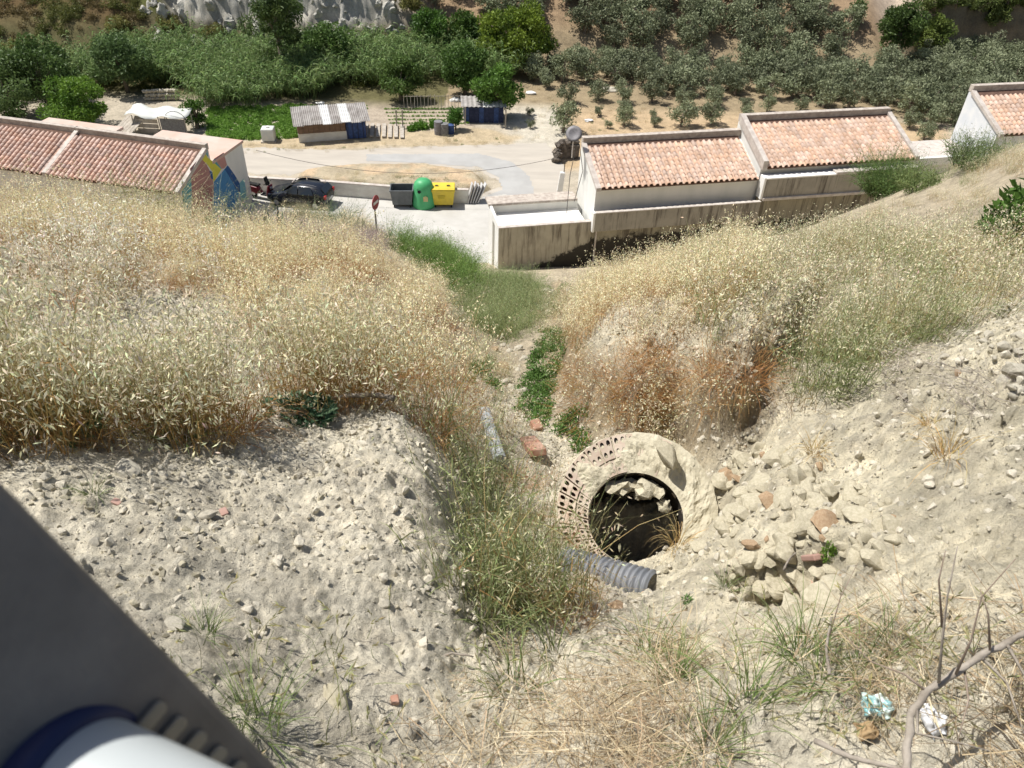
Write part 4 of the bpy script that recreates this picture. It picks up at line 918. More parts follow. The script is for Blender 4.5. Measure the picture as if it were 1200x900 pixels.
for (px_, py_, rpx, m_, lb) in [
 (615, 852, 26, 'yellow_stone', 'cream boulder half buried at the bottom centre among dry straw'),
 (392, 822, 26, 'yellow_stone', 'pale angular stone at the lower left, right of the green barley'),
 (240, 607, 17, 'pale_stone', 'flat light stone in the middle of the left bare mound'),
 (148, 556, 22, 'pale_stone', 'broad pinkish flat stone at the upper left of the bare mound'),
 (450, 708, 11, 'pale_stone', 'rounded stone on the mound edge with a smaller one beside it'),
 (395, 717, 10, 'pale_stone', 'dark sided clod left of the stone on the mound edge'),
 (515, 757, 9, 'pale_stone', 'pale chip beside the dry twigs at lower centre'),
 (477, 857, 12, 'pale_stone', 'pale wedge of rock left of the bottom centre boulder'),
 (205, 732, 14, 'pale_stone', 'flat stone right of the diagonal grey panel edge'),
 (710, 700, 16, 'pale_stone', 'lit rock just below the corrugated pipe'),
 (690, 712, 13, 'pale_stone', 'rock with a dark side left below the corrugated pipe'),
 (745, 700, 12, 'yellow_stone', 'small cream rock under the open end of the corrugated pipe'),
 (673, 690, 13, 'pale_stone', 'rock wedged under the left half of the corrugated pipe'),
 (820, 640, 14, 'yellow_stone', 'smooth boulder right of the dry tuft at the shaft mouth'),
 (900, 590, 16, 'brown_stone', 'block with a brown shaded face in the rubble above the pit'),
 (862, 605, 20, 'yellow_stone', 'large cream boulder right of the shaft mouth'),
 (918, 588, 20, 'yellow_stone', 'large pale block at the centre of the rubble slope'),
 (945, 575, 15, 'yellow_stone', 'block leaning right of the largest rubble block'),
 (953, 625, 17, 'yellow_stone', 'boulder at the upper rim of the rubble pit'),
 (1033, 618, 14, 'yellow_stone', 'cream stone casting a dark shadow at the right edge of the rubble'),
 (1010, 588, 12, 'yellow_stone', 'stone between the rubble and the smooth right slope'),
 (865, 562, 12, 'brown_stone', 'reddish brown clod in the rubble below the clay bank'),
 (895, 535, 10, 'brown_stone', 'brown earth lump at the foot of the clay bank'),
 (900, 655, 14, 'yellow_stone', 'stone overhanging the left wall of the pit'),
 (908, 690, 13, 'pale_stone', 'grey rock deep in the rubble pit'),
 (975, 668, 13, 'yellow_stone', 'stone right of the pink brick bits'),
 (1190, 440, 22, 'pale_stone', 'big pale stone at the right picture edge among dry thatch'),
 (1128, 392, 10, 'pale_stone', 'stone on the bare ridge at upper right'),
 (1165, 765, 12, 'yellow_stone', 'round cream stone beneath the thick dead branch'),
 (800, 550, 12, 'yellow_stone', 'small stone just below the perched wedge stone'),
 (808, 578, 13, 'yellow_stone', 'stone plastered to the right side of the shaft'),
 (598, 480, 8, 'pale_stone', 'flat pale rock in the narrow gully bed, lowest one'),
 (600, 455, 9, 'pale_stone', 'bright flat slab in the gully bed above the green herbs'),
 (590, 430, 7, 'pale_stone', 'pale rock in the gully between grassy banks'),
 (597, 412, 6, 'pale_stone', 'uppermost pale rock visible in the gully bed')]:
    P = gp(px_, py_); d_ = np.linalg.norm(P-CP); stone(P, rpx*d_/900, lb, m_, sink=.4, flat=.8)
# further stones: rubble slope and gully bed
def in_px(P):
    v = P-CP[None]; w_ = v @ FW; return 600+900*(v @ RT)/w_, 450-900*(v @ UP)/w_
cnt = 0
for (poly, n_, r0, r1, lb, grp, m_) in [
  ([(830,545),(870,500),(960,540),(1050,590),(1050,640),(990,690),(930,720),(880,690),(830,640)], 190, .020, .115, 'cream rubble stone in the loose slope right of the shaft', 'rubble stones right of the shaft', 'yellow_stone'),
  ([(640,690),(700,690),(770,695),(790,735),(720,745),(650,720)], 26, .02, .06, 'broken pale stone in the heap below the corrugated pipe', 'stones below the pipe', 'pale_stone'),
  ([(575,395),(615,395),(625,440),(618,500),(600,560),(585,520),(582,450)], 46, .04, .12, 'pale stone in the stony bed of the narrow gully', 'stones in the gully bed', 'pale_stone'),
  ([(1080,390),(1200,350),(1200,470),(1090,430)], 34, .02, .07, 'pale clod on the bare ridge at upper right', 'clods on the right ridge', 'pale_stone'),
  ([(620,335),(690,345),(640,375),(615,370)], 20, .07, .2, 'pale rock in the upper gully near the yard wall', 'rocks in the upper gully', 'pale_stone')]:
    k = 0; g_ = random.Random(len(poly)*n_); xs = [p[0] for p in poly]; ys = [p[1] for p in poly]
    while k < n_:
        a, b = g_.uniform(min(xs), max(xs)), g_.uniform(min(ys), max(ys))
        if polydist(np.array([a]), np.array([b]), poly)[0] < 0: continue
        P = gp(a, b); s_ = g_.random()**2.2; stone(P, r0+(r1-r0)*s_, lb, m_ if g_.random() > .1 else 'brown_stone', group=grp, sink=.5); k += 1
# ---- corrugated pipe
MAT['grey_plastic'] = mat('grey_plastic', (.12, .13, .145), (.22, .225, .235), scale=5, rough=.55, bump=.1, bscale=40, spec=.4)
pa = Vector(at_d(660, 660, 5.04)); pb = Vector(at_d(765, 690, 4.78)); ax = (pb-pa).normalized(); Lp = (pb-pa).length
t = empty('corrugated_pipe', pa, 'short grey corrugated plastic pipe with open right end below the shaft mouth', 'pipe')
q = ax.to_track_quat('Z', 'Y').to_matrix().to_4x4(); prof = []; n = 16
for i in range(n):
    z0 = Lp*i/n; w_ = Lp/n
    for f_, r in ((0, .092), (.12, .092), (.25, .106), (.42, .112), (.6, .112), (.78, .106), (.9, .092)): prof.append((r, z0+w_*f_))
prof.append((.092, Lp)); prof.append((.084, Lp)); prof.append((.084, 0))
mb = MB(); mb.lathe(prof, 32, q); mb.build('pipe_wall', 'grey_plastic', t, smooth=True)
# ---- smaller debris
MAT['orange_clay'] = mat('orange_clay', (.34, .17, .115), (.42, .28, .21), scale=9, rough=.9, bump=.3, bscale=40)
MAT['pink_clay'] = mat('pink_clay', (.38, .245, .20), (.33, .20, .16), scale=9, rough=.9)
MAT['grey_pipe'] = mat('grey_pipe', (.42, .45, .46), (.34, .37, .38), scale=5, rough=.6)
def slab(px_, py_, l, w_, h, yaw, pitch, m, name, label, cat, lift=.03, roll=0):
    P = gp(px_, py_); mb = MB(); mb.box(-w_/2, w_/2, -l/2, l/2, -h/2, h/2); o = mb.build(name, m, bevel=min(.01, h*.2)); o.location = (P[0], P[1], P[2]+lift); o.rotation_euler = (pitch, roll, yaw); return tag(o, label, cat)
slab(624, 530, .42, .15, .07, .25, -.45, 'orange_clay', 'clay_block', 'orange clay block lying lengthwise in the gully above the shaft', 'brick', .08)
slab(628, 503, .12, .10, .09, .5, .3, 'orange_clay', 'brick_piece', 'small red brown brick stub in the gully above the orange block', 'brick', .05)
slab(950, 660, .12, .07, .03, .3, -.9, 'pink_clay', 'brick_piece', 'pink brick shard standing in the rubble pit', 'brick', .05)
slab(942, 690, .10, .05, .04, 1.0, -.6, 'orange_clay', 'brick_piece', 'orange brick shard low in the rubble pit', 'brick', .03)
slab(463, 822, .035, .03, .02, .3, 0, 'orange_clay', 'brick_piece', 'tiny red brick chip on the lower left mound', 'brick', .01)
slab(263, 602, .05, .035, .02, .6, 0, 'pink_clay', 'brick_piece', 'small pinkish chip beside the flat light stone', 'brick', .01)
slab(138, 590, .05, .03, .015, 1.2, 0, 'pink_clay', 'brick_piece', 'thin pinkish tile chip on the left mound', 'brick', .01)
P0_ = Vector(gp(568, 492))+Vector((0, 0, .10)); P1_ = Vector(gp(586, 552))+Vector((0, 0, .12)); mb = MB(); mb.tube([P0_, (P0_+P1_)/2, P1_], [.055, .055, .055], 12)
tag(mb.build('grey_pipe', 'grey_pipe', smooth=False), 'pale grey smooth pipe length lying on the left bank of the gully', 'pipe')
# ---- dead branches
MAT['dead_wood'] = mat('dead_wood', (.20, .17, .135), (.34, .30, .25), scale=14, rough=1, bump=.7, bscale=60, streak=(1, 1, 1), bdist=.006)
MAT['twig'] = mat('twig', (.20, .15, .11), (.30, .24, .19), scale=20, rough=1)
def branch(pts, r0, r1, label, m='dead_wood', name='dead_branch', twigs=(), group=None):
    P = [Vector(at_d(*p)) for p in pts]; o0 = P[0].copy(); e = empty(name, o0, label, 'branch', group)
    fine = []
    for i in range(len(P)-1):
        for k in range(4): s_ = k/4; fine.append(P[i].lerp(P[i+1], s_)-o0+Vector((mnoise.noise(P[i]*9+Vector((k, 0, 0))), mnoise.noise(P[i]*7+Vector((0, k, 0))), mnoise.noise(P[i]*5+Vector((0, 0, k)))))*r0*.5)
    fine.append(P[-1]-o0); n = len(fine)
    mb = MB(); mb.tube(fine, [r0+(r1-r0)*i/(n-1)*(1)+r0*.15*math.sin(i*2.3) for i in range(n)], 8); mb.build('stem', m, e, smooth=True)
    for tw in twigs:
        Q = [Vector(at_d(*p))-o0 for p in tw[0]]; mb = MB(); mb.tube(Q, [tw[1]*(1-.7*i/(len(Q)-1)) for i in range(len(Q))], 5); mb.build('twig', m if tw[1] > .004 else 'twig', e, smooth=True)
    return e
branch([(1062,915,2.55),(1063,875,2.58),(1068,838,2.6),(1085,812,2.62),(1110,795,2.66),(1150,768,2.72),(1190,748,2.78),(1240,725,2.85)], .0125, .009, 'thick forked dead branch arching through the bottom right corner', twigs=[
 ([(1100,800,2.62),(1103,760,2.55),(1110,700,2.5),(1122,640,2.45)], .005), ([(1104,735,2.55),(1100,680,2.5),(1108,645,2.45)], .004), ([(1120,790,2.66),(1138,750,2.6),(1150,700,2.55),(1190,655,2.5)], .004),
 ([(1160,762,2.7),(1158,720,2.65),(1148,690,2.6)], .004), ([(1075,830,2.6),(1075,860,2.5),(1110,867,2.5),(1160,880,2.5)], .005), ([(1088,812,2.62),(1060,790,2.6),(1020,775,2.6),(985,740,2.6)], .004),
 ([(1130,785,2.7),(1135,820,2.6),(1122,870,2.55)], .004), ([(1150,770,2.72),(1180,800,2.65),(1200,860,2.6)], .005), ([(1180,755,2.76),(1200,790,2.7),(1225,800,2.7)], .006)])
branch([(955,868,2.75),(990,885,2.7),(1020,893,2.68),(1060,902,2.6)], .009, .006, 'thin grey branch lying along the bottom edge left of the forked branch')
branch([(385,468,5.45),(410,463,5.4),(440,463,5.4),(462,467,5.35)], .014, .02, 'pale tipped branch lying on the mound edge below the brown oats', twigs=[([(455,468,5.36),(440,480,5.4),(425,490,5.4)], .009)])
branch([(918,668,4.0),(925,655,4.0),(932,648,3.95)], .006, .004, 'short dark root sticking out of the rubble pit')
branch([(505,775,3.5),(530,765,3.5),(555,770,3.5)], .007, .004, 'dry twig beside the pale chip at lower centre')
branch([(975,720,3.3),(968,760,3.1),(972,790,3.0)], .004, .006, 'upright dark stalk standing in the straw at the centre right', twigs=[([(972,745,3.1),(985,700,3.1),(1005,660,3.1)], .003)])
# ---- litter
MAT['blue_foil'] = mat('blue_foil', (.12, .34, .36), (.55, .60, .55), scale=26, rough=.25, spec=.8)
MAT['white_foil'] = mat('white_foil', (.66, .66, .66), (.45, .46, .48), scale=12, rough=.3, spec=.6)
MAT['brown_leaf'] = mat('brown_leaf', (.36, .25, .13), (.25, .17, .09), scale=14, rough=.8)
def crumple(px_, py_, sx, sy, h, seed, m, name, label, cat, yaw=0, lift=.05):
    P = gp(px_, py_); n = 20; V = []; F = []
    for i in range(n):
        for j in range(n):
            x, y = (i/(n-1)-.5)*2, (j/(n-1)-.5)*2; z = h*(1-.6*(x*x+y*y))+h*.9*mnoise.noise(Vector((x*2.1+seed, y*2.1, 0)))+h*.35*abs(mnoise.noise(Vector((x*5, y*5, seed))))
            V.append((x*sx*(1+.12*math.sin(y*4+seed)), y*sy*(1+.1*math.sin(x*5)), z))
    for i in range(n-1):
        for j in range(n-1): F.append((i*n+j, (i+1)*n+j, (i+1)*n+j+1, i*n+j+1))
    mb = MB(); mb.add(V, F); o = mb.build(name, m, smooth=True); o.location = (P[0], P[1], P[2]+lift); o.rotation_euler = (.35, 0, yaw); s = o.modifiers.new('s', 'SOLIDIFY'); s.thickness = .002; return tag(o, label, cat)
crumple(1022, 836, .050, .036, .024, 1, 'blue_foil', 'drink_pouch', 'crumpled blue and green drink pouch lying in dry straw', 'wrapper', -.1, .045)
crumple(1086, 852, .036, .046, .030, 2, 'white_foil', 'white_wrapper', 'crumpled white wrapper lying behind the forked branch', 'wrapper', .5, .04)
crumple(1012, 862, .036, .026, .012, 3, 'brown_leaf', 'dry_leaf', 'curled dry brown leaf below the blue pouch', 'leaf', .2, .03)
# ================================================================ METAL PANEL WITH VENTS AND WHITE TUBE, right by the viewer
vd = ray(150, 800); nP = Vector(-vd)-SUN*.62; nP.normalize(); PP0 = at_d(150, 790, .60)
def pp(x, y, k=0): return Vector(plane_hit(x, y, PP0, tuple(nP)))+nP*k
MAT['panel_grey'] = mat('panel_grey', (.125, .117, .112), (.165, .155, .147), scale=14, rough=.6, spec=.35, bump=.15, bscale=160)
MAT['vent_grey'] = mat('vent_grey', (.24, .22, .18), (.28, .26, .22), scale=6, rough=.6)
MAT['tube_white'] = mat('tube_white', (.40, .43, .43), (.47, .50, .50), scale=3, rough=.45, spec=.4)
MAT['collar_blue'] = mat('collar_blue', (.012, .018, .06), (.018, .028, .09), scale=5, rough=.5)
A_ = pp(4, 568); t = empty('metal_panel', A_, 'dark grey metal panel with rounded vent slots cutting across the lower left corner', 'panel')
cor = [pp(4, 568), pp(330, 905), pp(520, 1100), pp(300, 1300), pp(-250, 1150), pp(-330, 800), pp(-90, 520)]
mb = MB(); mb.prism([c-A_ for c in cor], -nP*.03); mb.build('plate', 'panel_grey', t, bevel=.006)
for i in range(6):
    cx, cy = 176+23.5*i, 838+17.5*i; hl = 15; hw = 7.5; q = []
    dx, dy = math.cos(math.radians(-50)), math.sin(math.radians(-50)); nx_, ny_ = -dy, dx
    for k in range(9): a = -math.pi/2+math.pi*k/8; q.append((cx+dx*hl+(dx*math.cos(a)+nx_*math.sin(a))*hw, cy+dy*hl+(dy*math.cos(a)+ny_*math.sin(a))*hw))
    for k in range(9): a = math.pi/2+math.pi*k/8; q.append((cx-dx*hl+(dx*math.cos(a)+nx_*math.sin(a))*hw, cy-dy*hl+(dy*math.cos(a)+ny_*math.sin(a))*hw))
    mb = MB(); mb.prism([pp(a, b, .0005)-A_ for a, b in q], nP*.004); mb.build('vent_slot', 'vent_grey', t, bevel=.0015)
B_ = pp(92, 915, .002); t = empty('white_tube', B_, 'white round tube with dark blue collar in the bottom left corner', 'tube')
q = (nP+Vector(RT)*.55).normalized().to_track_quat('Z', 'Y').to_matrix().to_4x4()
mb = MB(); mb.lathe([(.050, -.03), (.052, -.02), (.052, .0), (.047, .008), (.040, .008)], 40, q); mb.build('collar', 'collar_blue', t, smooth=True)
mb = MB(); mb.lathe([(.042, -.03), (.042, .30), (.036, .304), (.001, .304)], 40, q); mb.build('tube_wall', 'tube_white', t, smooth=True)
# ================================================================ VEGETATION
def proj(P):
    v = P-CP[None]; w_ = v @ FW; w_ = np.where(w_ < .2, .2, w_); return 600+900*(v @ RT)/w_, 450-900*(v @ UP)/w_
class Soup:
    """many small faces with a colour each (colour = the plant's own)"""
    def __init__(s): s.V = []; s.C = []
    def quads(s, A, col):            # A (n,4,3), col (n,3)
        s.V.append(A.astype(np.float32)); s.C.append(np.repeat(np.asarray(col, np.float32)[:, None], 4, 1))
    def mesh(s, name, m):
        V = np.concatenate(s.V).reshape(-1, 3); C_ = np.concatenate(s.C).reshape(-1, 3)
        me = npmesh(name, V, np.arange(len(V)).reshape(-1, 4), C_); me.materials.append(MAT[m] if isinstance(m, str) else m); return me
def lerp(a, b, t): return np.asarray(a)[None]*(1-t)[:, None]+np.asarray(b)[None]*t[:, None]
def ribbon(S, base, d0, length, bend, width, c0, c1, segs=4, rs=RS, droop=0.):
    """n curved blades. base (n,3), d0 (n,3) start direction, bend (n,3) pull"""
    n = len(base); prev = base.copy(); d = d0/np.linalg.norm(d0, axis=1, keepdims=True)
    side = np.cross(d, rs.normal(size=(n, 3))); side /= np.linalg.norm(side, axis=1, keepdims=True)+1e-9
    for k in range(segs):
        d2 = d+bend*(k+1)/segs; d2 /= np.linalg.norm(d2, axis=1, keepdims=True)
        nxt = prev+d2*(length/segs)[:, None]
        w0 = width*(1-(k/segs)**1.5*.8); w1 = width*(1-((k+1)/segs)**1.5*.8)
        q = np.stack([prev-side*w0[:, None]/2, prev+side*w0[:, None]/2, nxt+side*w1[:, None]/2, nxt-side*w1[:, None]/2], 1)
        t = (k+.5)/segs; S.quads(q, c0*(1-t)+c1*t); prev = nxt; d = d2
    return prev, d
def kites(S, P, d, ln, wd, col, rs=RS):
    n = len(P); side = np.cross(d, rs.normal(size=(n, 3))); side /= np.linalg.norm(side, axis=1, keepdims=True)+1e-9
    q = np.stack([P, P+d*(ln*.4)[:, None]+side*(wd/2)[:, None], P+d*ln[:, None], P+d*(ln*.4)[:, None]-side*(wd/2)[:, None]], 1); S.quads(q, col)
def jit(col, n, a=.18, rs=RS):
    c = np.asarray(col)[None]*(1+a*rs.normal(size=(n, 1)))*(1+.06*rs.normal(size=(n, 3))); return np.clip(c, .004, .95)
UPV = np.array([0, 0, 1.])
def oats(n, rad, h, c_base, c_top, c_head, spk=11, hl=.026, hw=.007, lean=.16, w=.0035, headfrac=.4, leaves=1.0, upright=False):
    S = Soup(); rs = RS; a = rs.uniform(0, 6.283, n); r = rad*np.sqrt(rs.uniform(0, 1, n))
    base = np.stack([r*np.cos(a), r*np.sin(a), np.full(n, -.05)], 1); d0 = UPV[None]+lean*rs.normal(size=(n, 3))*[1, 1, 0]+.25*base*[1, 1, 0]/rad*lean*4
    L_ = h*rs.uniform(.65, 1.1, n); bend = .35*rs.normal(size=(n, 3))*[1, 1, .0]*lean*3
    cb = jit(c_base, n); ct = jit(c_top, n)
    tip, dt = ribbon(S, base, d0, L_, bend, np.full(n, w), cb, ct, 4)
    # panicle spikelets along the upper part
    for k in range(spk):
        f = rs.uniform(0, headfrac, n); P = tip-dt*(f*L_)[:, None]
        out = rs.normal(size=(n, 3)); out[:, 2] *= .3; out /= np.linalg.norm(out, axis=1, keepdims=True)
        if upright: P = P+out*.006; dd = dt+.25*out
        else:
            off = out*(.02+.06*f*h)[:, None]; P = P+off; dd = out*.5-UPV[None]*rs.uniform(-.1, 1.2, n)[:, None]
        dd /= np.linalg.norm(dd, axis=1, keepdims=True)
        kites(S, P, dd, hl*rs.uniform(.7, 1.25, n), np.full(n, hw), jit(c_head, n, .14))
    m = int(n*leaves)      # leaf blades
    if m:
        i = rs.randint(0, n, m); f = rs.uniform(.05, .6, m); P = base[i]+(tip[i]-base[i])*f[:, None]
        dd = rs.normal(size=(m, 3))*[1, 1, .3]+UPV[None]*.7
        ribbon(S, P, dd, rs.uniform(.12, .3, m)*h, -UPV[None]*rs.uniform(.2, 1.4, m)[:, None], np.full(m, w*1.5), cb[i]*1.05, ct[i], 3)
    return S
def tuft(n, rad, L_, c0, c1, w=.005, spread=.6, droop=.8, segs=4, flat=0.):
    S = Soup(); rs = RS; a = rs.uniform(0, 6.283, n); r = rad*np.sqrt(rs.uniform(0, 1, n))
    base = np.stack([r*np.cos(a), r*np.sin(a), rs.uniform(-.02, .03, n)], 1)
    d0 = np.stack([np.cos(a), np.sin(a), np.zeros(n)], 1)*spread*rs.uniform(.2, 1.3, n)[:, None]+rs.normal(size=(n, 3))*.2+UPV[None]*(1-flat)
    if flat: d0[:, 2] = np.abs(d0[:, 2])*.3
    ln = L_*rs.uniform(.5, 1.15, n)
    ribbon(S, base, d0, ln, -UPV[None]*(droop*rs.uniform(.2, 1.2, n))[:, None], w*rs.uniform(.6, 1.3, n), jit(c0, n), jit(c1, n), segs); return S
def strawmat(n, rad, L_, cols, w=.004, h=.07):
    S = Soup(); rs = RS; a = rs.uniform(0, 6.283, n); r = rad*np.sqrt(rs.uniform(0, 1, n))
    base = np.stack([r*np.cos(a), r*np.sin(a), rs.uniform(0, h, n)], 1); th = rs.normal(0, .7, n)+rs.choice([0, .4, 2.4], n)
    d0 = np.stack([np.cos(th), np.sin(th), rs.normal(0, .18, n)], 1); ln = L_*rs.uniform(.3, 1.2, n); base -= d0*(ln*.5)[:, None]; base[:, 2] = np.clip(base[:, 2], -.01, h)
    c = np.array(cols)[rs.randint(0, len(cols), n)]*(1+.2*rs.normal(size=(n, 1))); c = np.clip(c, .01, .9)
    ribbon(S, base, d0, ln, rs.normal(size=(n, 3))*.35*[1, 1, .5], w*rs.uniform(.5, 1.3, n), c, c*1.1, 3); return S
def leafball(n, R, leaf, c0, c1, flatz=.8, clumps=9, crad=.5, stalk=None):
    S = Soup(); rs = RS; cc = rs.normal(size=(clumps, 3)); cc /= np.linalg.norm(cc, axis=1, keepdims=True); cc *= R*(1-crad)*rs.uniform(.3, 1, (clumps, 1)); cc[:, 2] = np.abs(cc[:, 2])*flatz
    i = rs.randint(0, clumps, n); o = rs.normal(size=(n, 3)); o /= np.linalg.norm(o, axis=1, keepdims=True); o *= (R*crad*rs.uniform(.3, 1, n)**.5)[:, None]
    P = cc[i]+o; P[:, 2] = np.maximum(P[:, 2], 0)
    d = o/ (np.linalg.norm(o, axis=1, keepdims=True)+1e-9)+.8*rs.normal(size=(n, 3)); d /= np.linalg.norm(d, axis=1, keepdims=True)
    tone = rs.uniform(0, 1, clumps)[i]*.6+rs.uniform(0, 1, n)*.4
    kites(S, P, d, leaf*rs.uniform(.7, 1.3, n), leaf*.5*rs.uniform(.8, 1.2, n), np.clip(lerp(c0, c1, tone)*(1+.12*rs.normal(size=(n, 1))), .005, .9)); return S
def leafmat(name, rough=.6, trans=.35):
    m = mat(name, (1, 1, 1), attr='Col', rough=rough, spec=.25, trans=trans); return m
MAT['straw'] = leafmat('straw', .7, .3); MAT['leaf'] = leafmat('leaf', .55, .3); MAT['leaf_grey'] = leafmat('leaf_grey', .6, .15)
_srcn = [0]
def source(S, m):
    _srcn[0] += 1; return bpy.data.objects.new('clump_form', S.mesh('clump_form', m))
def gn_scatter(name, P, srcs, label, scl, rots=None, cat='grass', idx=None):
    n = len(P); me = bpy.data.meshes.new(name); me.vertices.add(n); me.vertices.foreach_set('co', np.asarray(P, np.float32).ravel())
    rs = RS
    if rots is None: rots = np.stack([rs.normal(0, .08, n), rs.normal(0, .08, n), rs.uniform(0, 6.283, n)], 1)
    a = me.attributes.new('rot', 'FLOAT_VECTOR', 'POINT'); a.data.foreach_set('vector', rots.astype(np.float32).ravel())
    a = me.attributes.new('scl', 'FLOAT', 'POINT'); a.data.foreach_set('value', np.asarray(scl, np.float32))
    a = me.attributes.new('idx', 'INT', 'POINT'); a.data.foreach_set('value', (rs.randint(0, len(srcs), n) if idx is None else idx).astype(np.int32))
    o = obj(name, me); tag(o, label, cat, None, 'stuff')
    ng = bpy.data.node_groups.new(name, 'GeometryNodeTree'); N = ng.nodes; L = ng.links
    ng.interface.new_socket('Geometry', in_out='INPUT', socket_type='NodeSocketGeometry'); ng.interface.new_socket('Geometry', in_out='OUTPUT', socket_type='NodeSocketGeometry')
    gi = N.new('NodeGroupInput'); go = N.new('NodeGroupOutput'); jg = N.new('GeometryNodeJoinGeometry')
    for s in reversed(srcs):
        oi = N.new('GeometryNodeObjectInfo'); oi.inputs['Object'].default_value = s; oi.inputs['As Instance'].default_value = True; L.new(oi.outputs['Geometry'], jg.inputs[0])
    def na_(t_, nm): x = N.new('GeometryNodeInputNamedAttribute'); x.data_type = t_; x.inputs[0].default_value = nm; return [q for q in x.outputs if q.enabled and q.name == 'Attribute'][0]
    ip = N.new('GeometryNodeInstanceOnPoints'); L.new(gi.outputs[0], ip.inputs['Points']); L.new(jg.outputs[0], ip.inputs['Instance']); ip.inputs['Pick Instance'].default_value = True
    L.new(na_('INT', 'idx'), ip.inputs['Instance Index']); e = N.new('FunctionNodeEulerToRotation'); L.new(na_('FLOAT_VECTOR', 'rot'), e.inputs[0]); L.new(e.outputs[0], ip.inputs['Rotation'])
    L.new(na_('FLOAT', 'scl'), ip.inputs['Scale']); L.new(ip.outputs[0], go.inputs[0]); md = o.modifiers.new('g', 'NODES'); md.node_group = ng; return o
def scatter(poly, dens, jag=10, box=None, thin=None, zfun=None, seed=0):
    """points on the ground whose place lies in a patch (outline given by surveyed picture positions)"""
    if box is None:
        W_ = np.array([gp(min(max(a, -250), 1450), b, 110) for a, b in poly]); x0, y0 = W_[:, :2].min(0)-1.5; x1, y1 = W_[:, :2].max(0)+1.5
    else: x0, x1, y0, y1 = box
    n = int((x1-x0)*(y1-y0)*dens); rs = np.random.RandomState(100+seed); x = rs.uniform(x0, x1, n); y = rs.uniform(y0, y1, n)
    z = (zfun or ground_z)(x, y); P = np.stack([x, y, z], 1); px_, py_ = proj(P)
    k = polydist(px_, py_, poly)+jag*fbm(x*1.7, y*1.7, seed+200, 3) > 0
    k &= ((P-CP[None]) @ FW) > .3
    if thin is not None: k &= rs.uniform(0, 1, n) < thin(x, y, px_, py_)
    return P[k], px_[k], py_[k]
# ---- clump forms
CREAM = (.86, .77, .51); ORG = (.42, .22, .085); TAN = (.52, .39, .20); GRN = (.13, .18, .06); OLV = (.24, .27, .12); WHT = (.74, .70, .58)
f_oat = [source(oats(34, .22, .85, ORG, TAN, CREAM, 30, .025, .0085), 'straw') for _ in range(4)]
f_oat_big = [source(oats(26, .20, .95, (.30, .22, .09), (.38, .37, .19), (.86, .81, .66), 15, .042, .012, headfrac=.45), 'straw') for _ in range(3)]
f_oat_green = [source(oats(30, .17, .85, (.42, .23, .08), OLV, (.74, .69, .48), 11, .034, .009), 'straw') for _ in range(3)]
f_green_stem = [source(oats(22, .13, .80, (.17, .19, .07), (.27, .32, .14), (.46, .47, .27), 4, .026, .006, lean=.16, w=.0045, leaves=1.6), 'leaf') for _ in range(3)]+[source(oats(20, .13, .80, (.34, .20, .08), (.42, .38, .18), (.60, .55, .36), 5, .028, .006, lean=.22, w=.004, leaves=1.2), 'straw')]
f_tangle = [source(tuft(90, .18, .55, (.36, .17, .06), (.52, .33, .15), .0035, .7, 1.5, 5), 'straw') for _ in range(3)]
f_fine = [source(oats(44, .24, .55, (.44, .32, .16), (.46, .41, .24), (.76, .69, .49), 10, .024, .008, lean=.22), 'straw') for _ in range(3)]
f_fine_green = [source(oats(40, .22, .5, (.20, .23, .09), (.30, .34, .16), (.64, .61, .40), 6, .022, .007, lean=.25, leaves=1.4), 'straw') for _ in range(3)]
f_green = [source(tuft(50, .07, .34, (.13, .17, .06), (.25, .30, .12), .0055, .7, .9), 'leaf') for _ in range(3)]
f_straw = [source(strawmat(70, .22, .38, [(.52, .43, .27), (.42, .33, .20), (.60, .52, .36), (.34, .25, .15), (.46, .34, .22)]), 'straw') for _ in range(4)]
f_grey = [source(strawmat(60, .24, .34, [(.36, .31, .26), (.46, .41, .35), (.28, .23, .20)], .0035, .10), 'straw') for _ in range(3)]
f_mauve = [source(tuft(90, .3, .55, (.30, .23, .21), (.44, .37, .33), .006, .8, .5), 'straw') for _ in range(2)]
f_broom = [source(oats(90, .35, 1.0, (.09, .15, .035), (.16, .27, .06), (.22, .33, .09), 5, .05, .012, lean=.3, w=.008, leaves=1.5), 'leaf') for _ in range(2)]
f_broom_l = [source(oats(90, .35, .9, (.16, .19, .07), (.27, .33, .14), (.36, .40, .2), 5, .04, .010, lean=.35, w=.007, leaves=1.5), 'leaf') for _ in range(2)]
f_herb = [source(leafball(170, .2, .045, (.05, .11, .025), (.14, .25, .06)), 'leaf') for _ in range(3)]
f_weed = [source(leafball(120, .25, .06, (.10, .16, .05), (.24, .30, .12)), 'leaf') for _ in range(3)]
# ---- oat field on the left shoulder
F1 = [(-400,215),(-400,480),(0,380),(80,372),(180,370),(250,375),(300,400),(340,450),(400,468),(480,470),(520,505),(545,480),(538,430),(528,385),(510,350),(470,322),(400,298),(300,286),(150,270),(0,255)]
P, a, b = scatter(F1, 8, seed=1, thin=lambda x, y, p, q: np.clip(.66+1.9*fbm(x*.9, y*.9, 5, 3), .08, 1)); gn_scatter('dry_oats', P, f_oat, 'dense dry wild oats with cream heads covering the left shoulder', RS.uniform(.55, 1.15, len(P))*(1+.55*fbm(P[:, 0]*1.1, P[:, 1]*1.1, 15, 3))*np.clip(1.12-.012*np.hypot(P[:, 0], P[:, 1]), .8, 1.2))
P, a, b = scatter(F1, 4, seed=71, thin=lambda x, y, p, q: np.clip(.4+1.6*fbm(x*.8, y*.8, 25, 3), .05, 1)); gn_scatter('russet_grass', P, f_tangle, 'russet dead undergrowth showing between the oats', RS.uniform(.7, 1.2, len(P)))
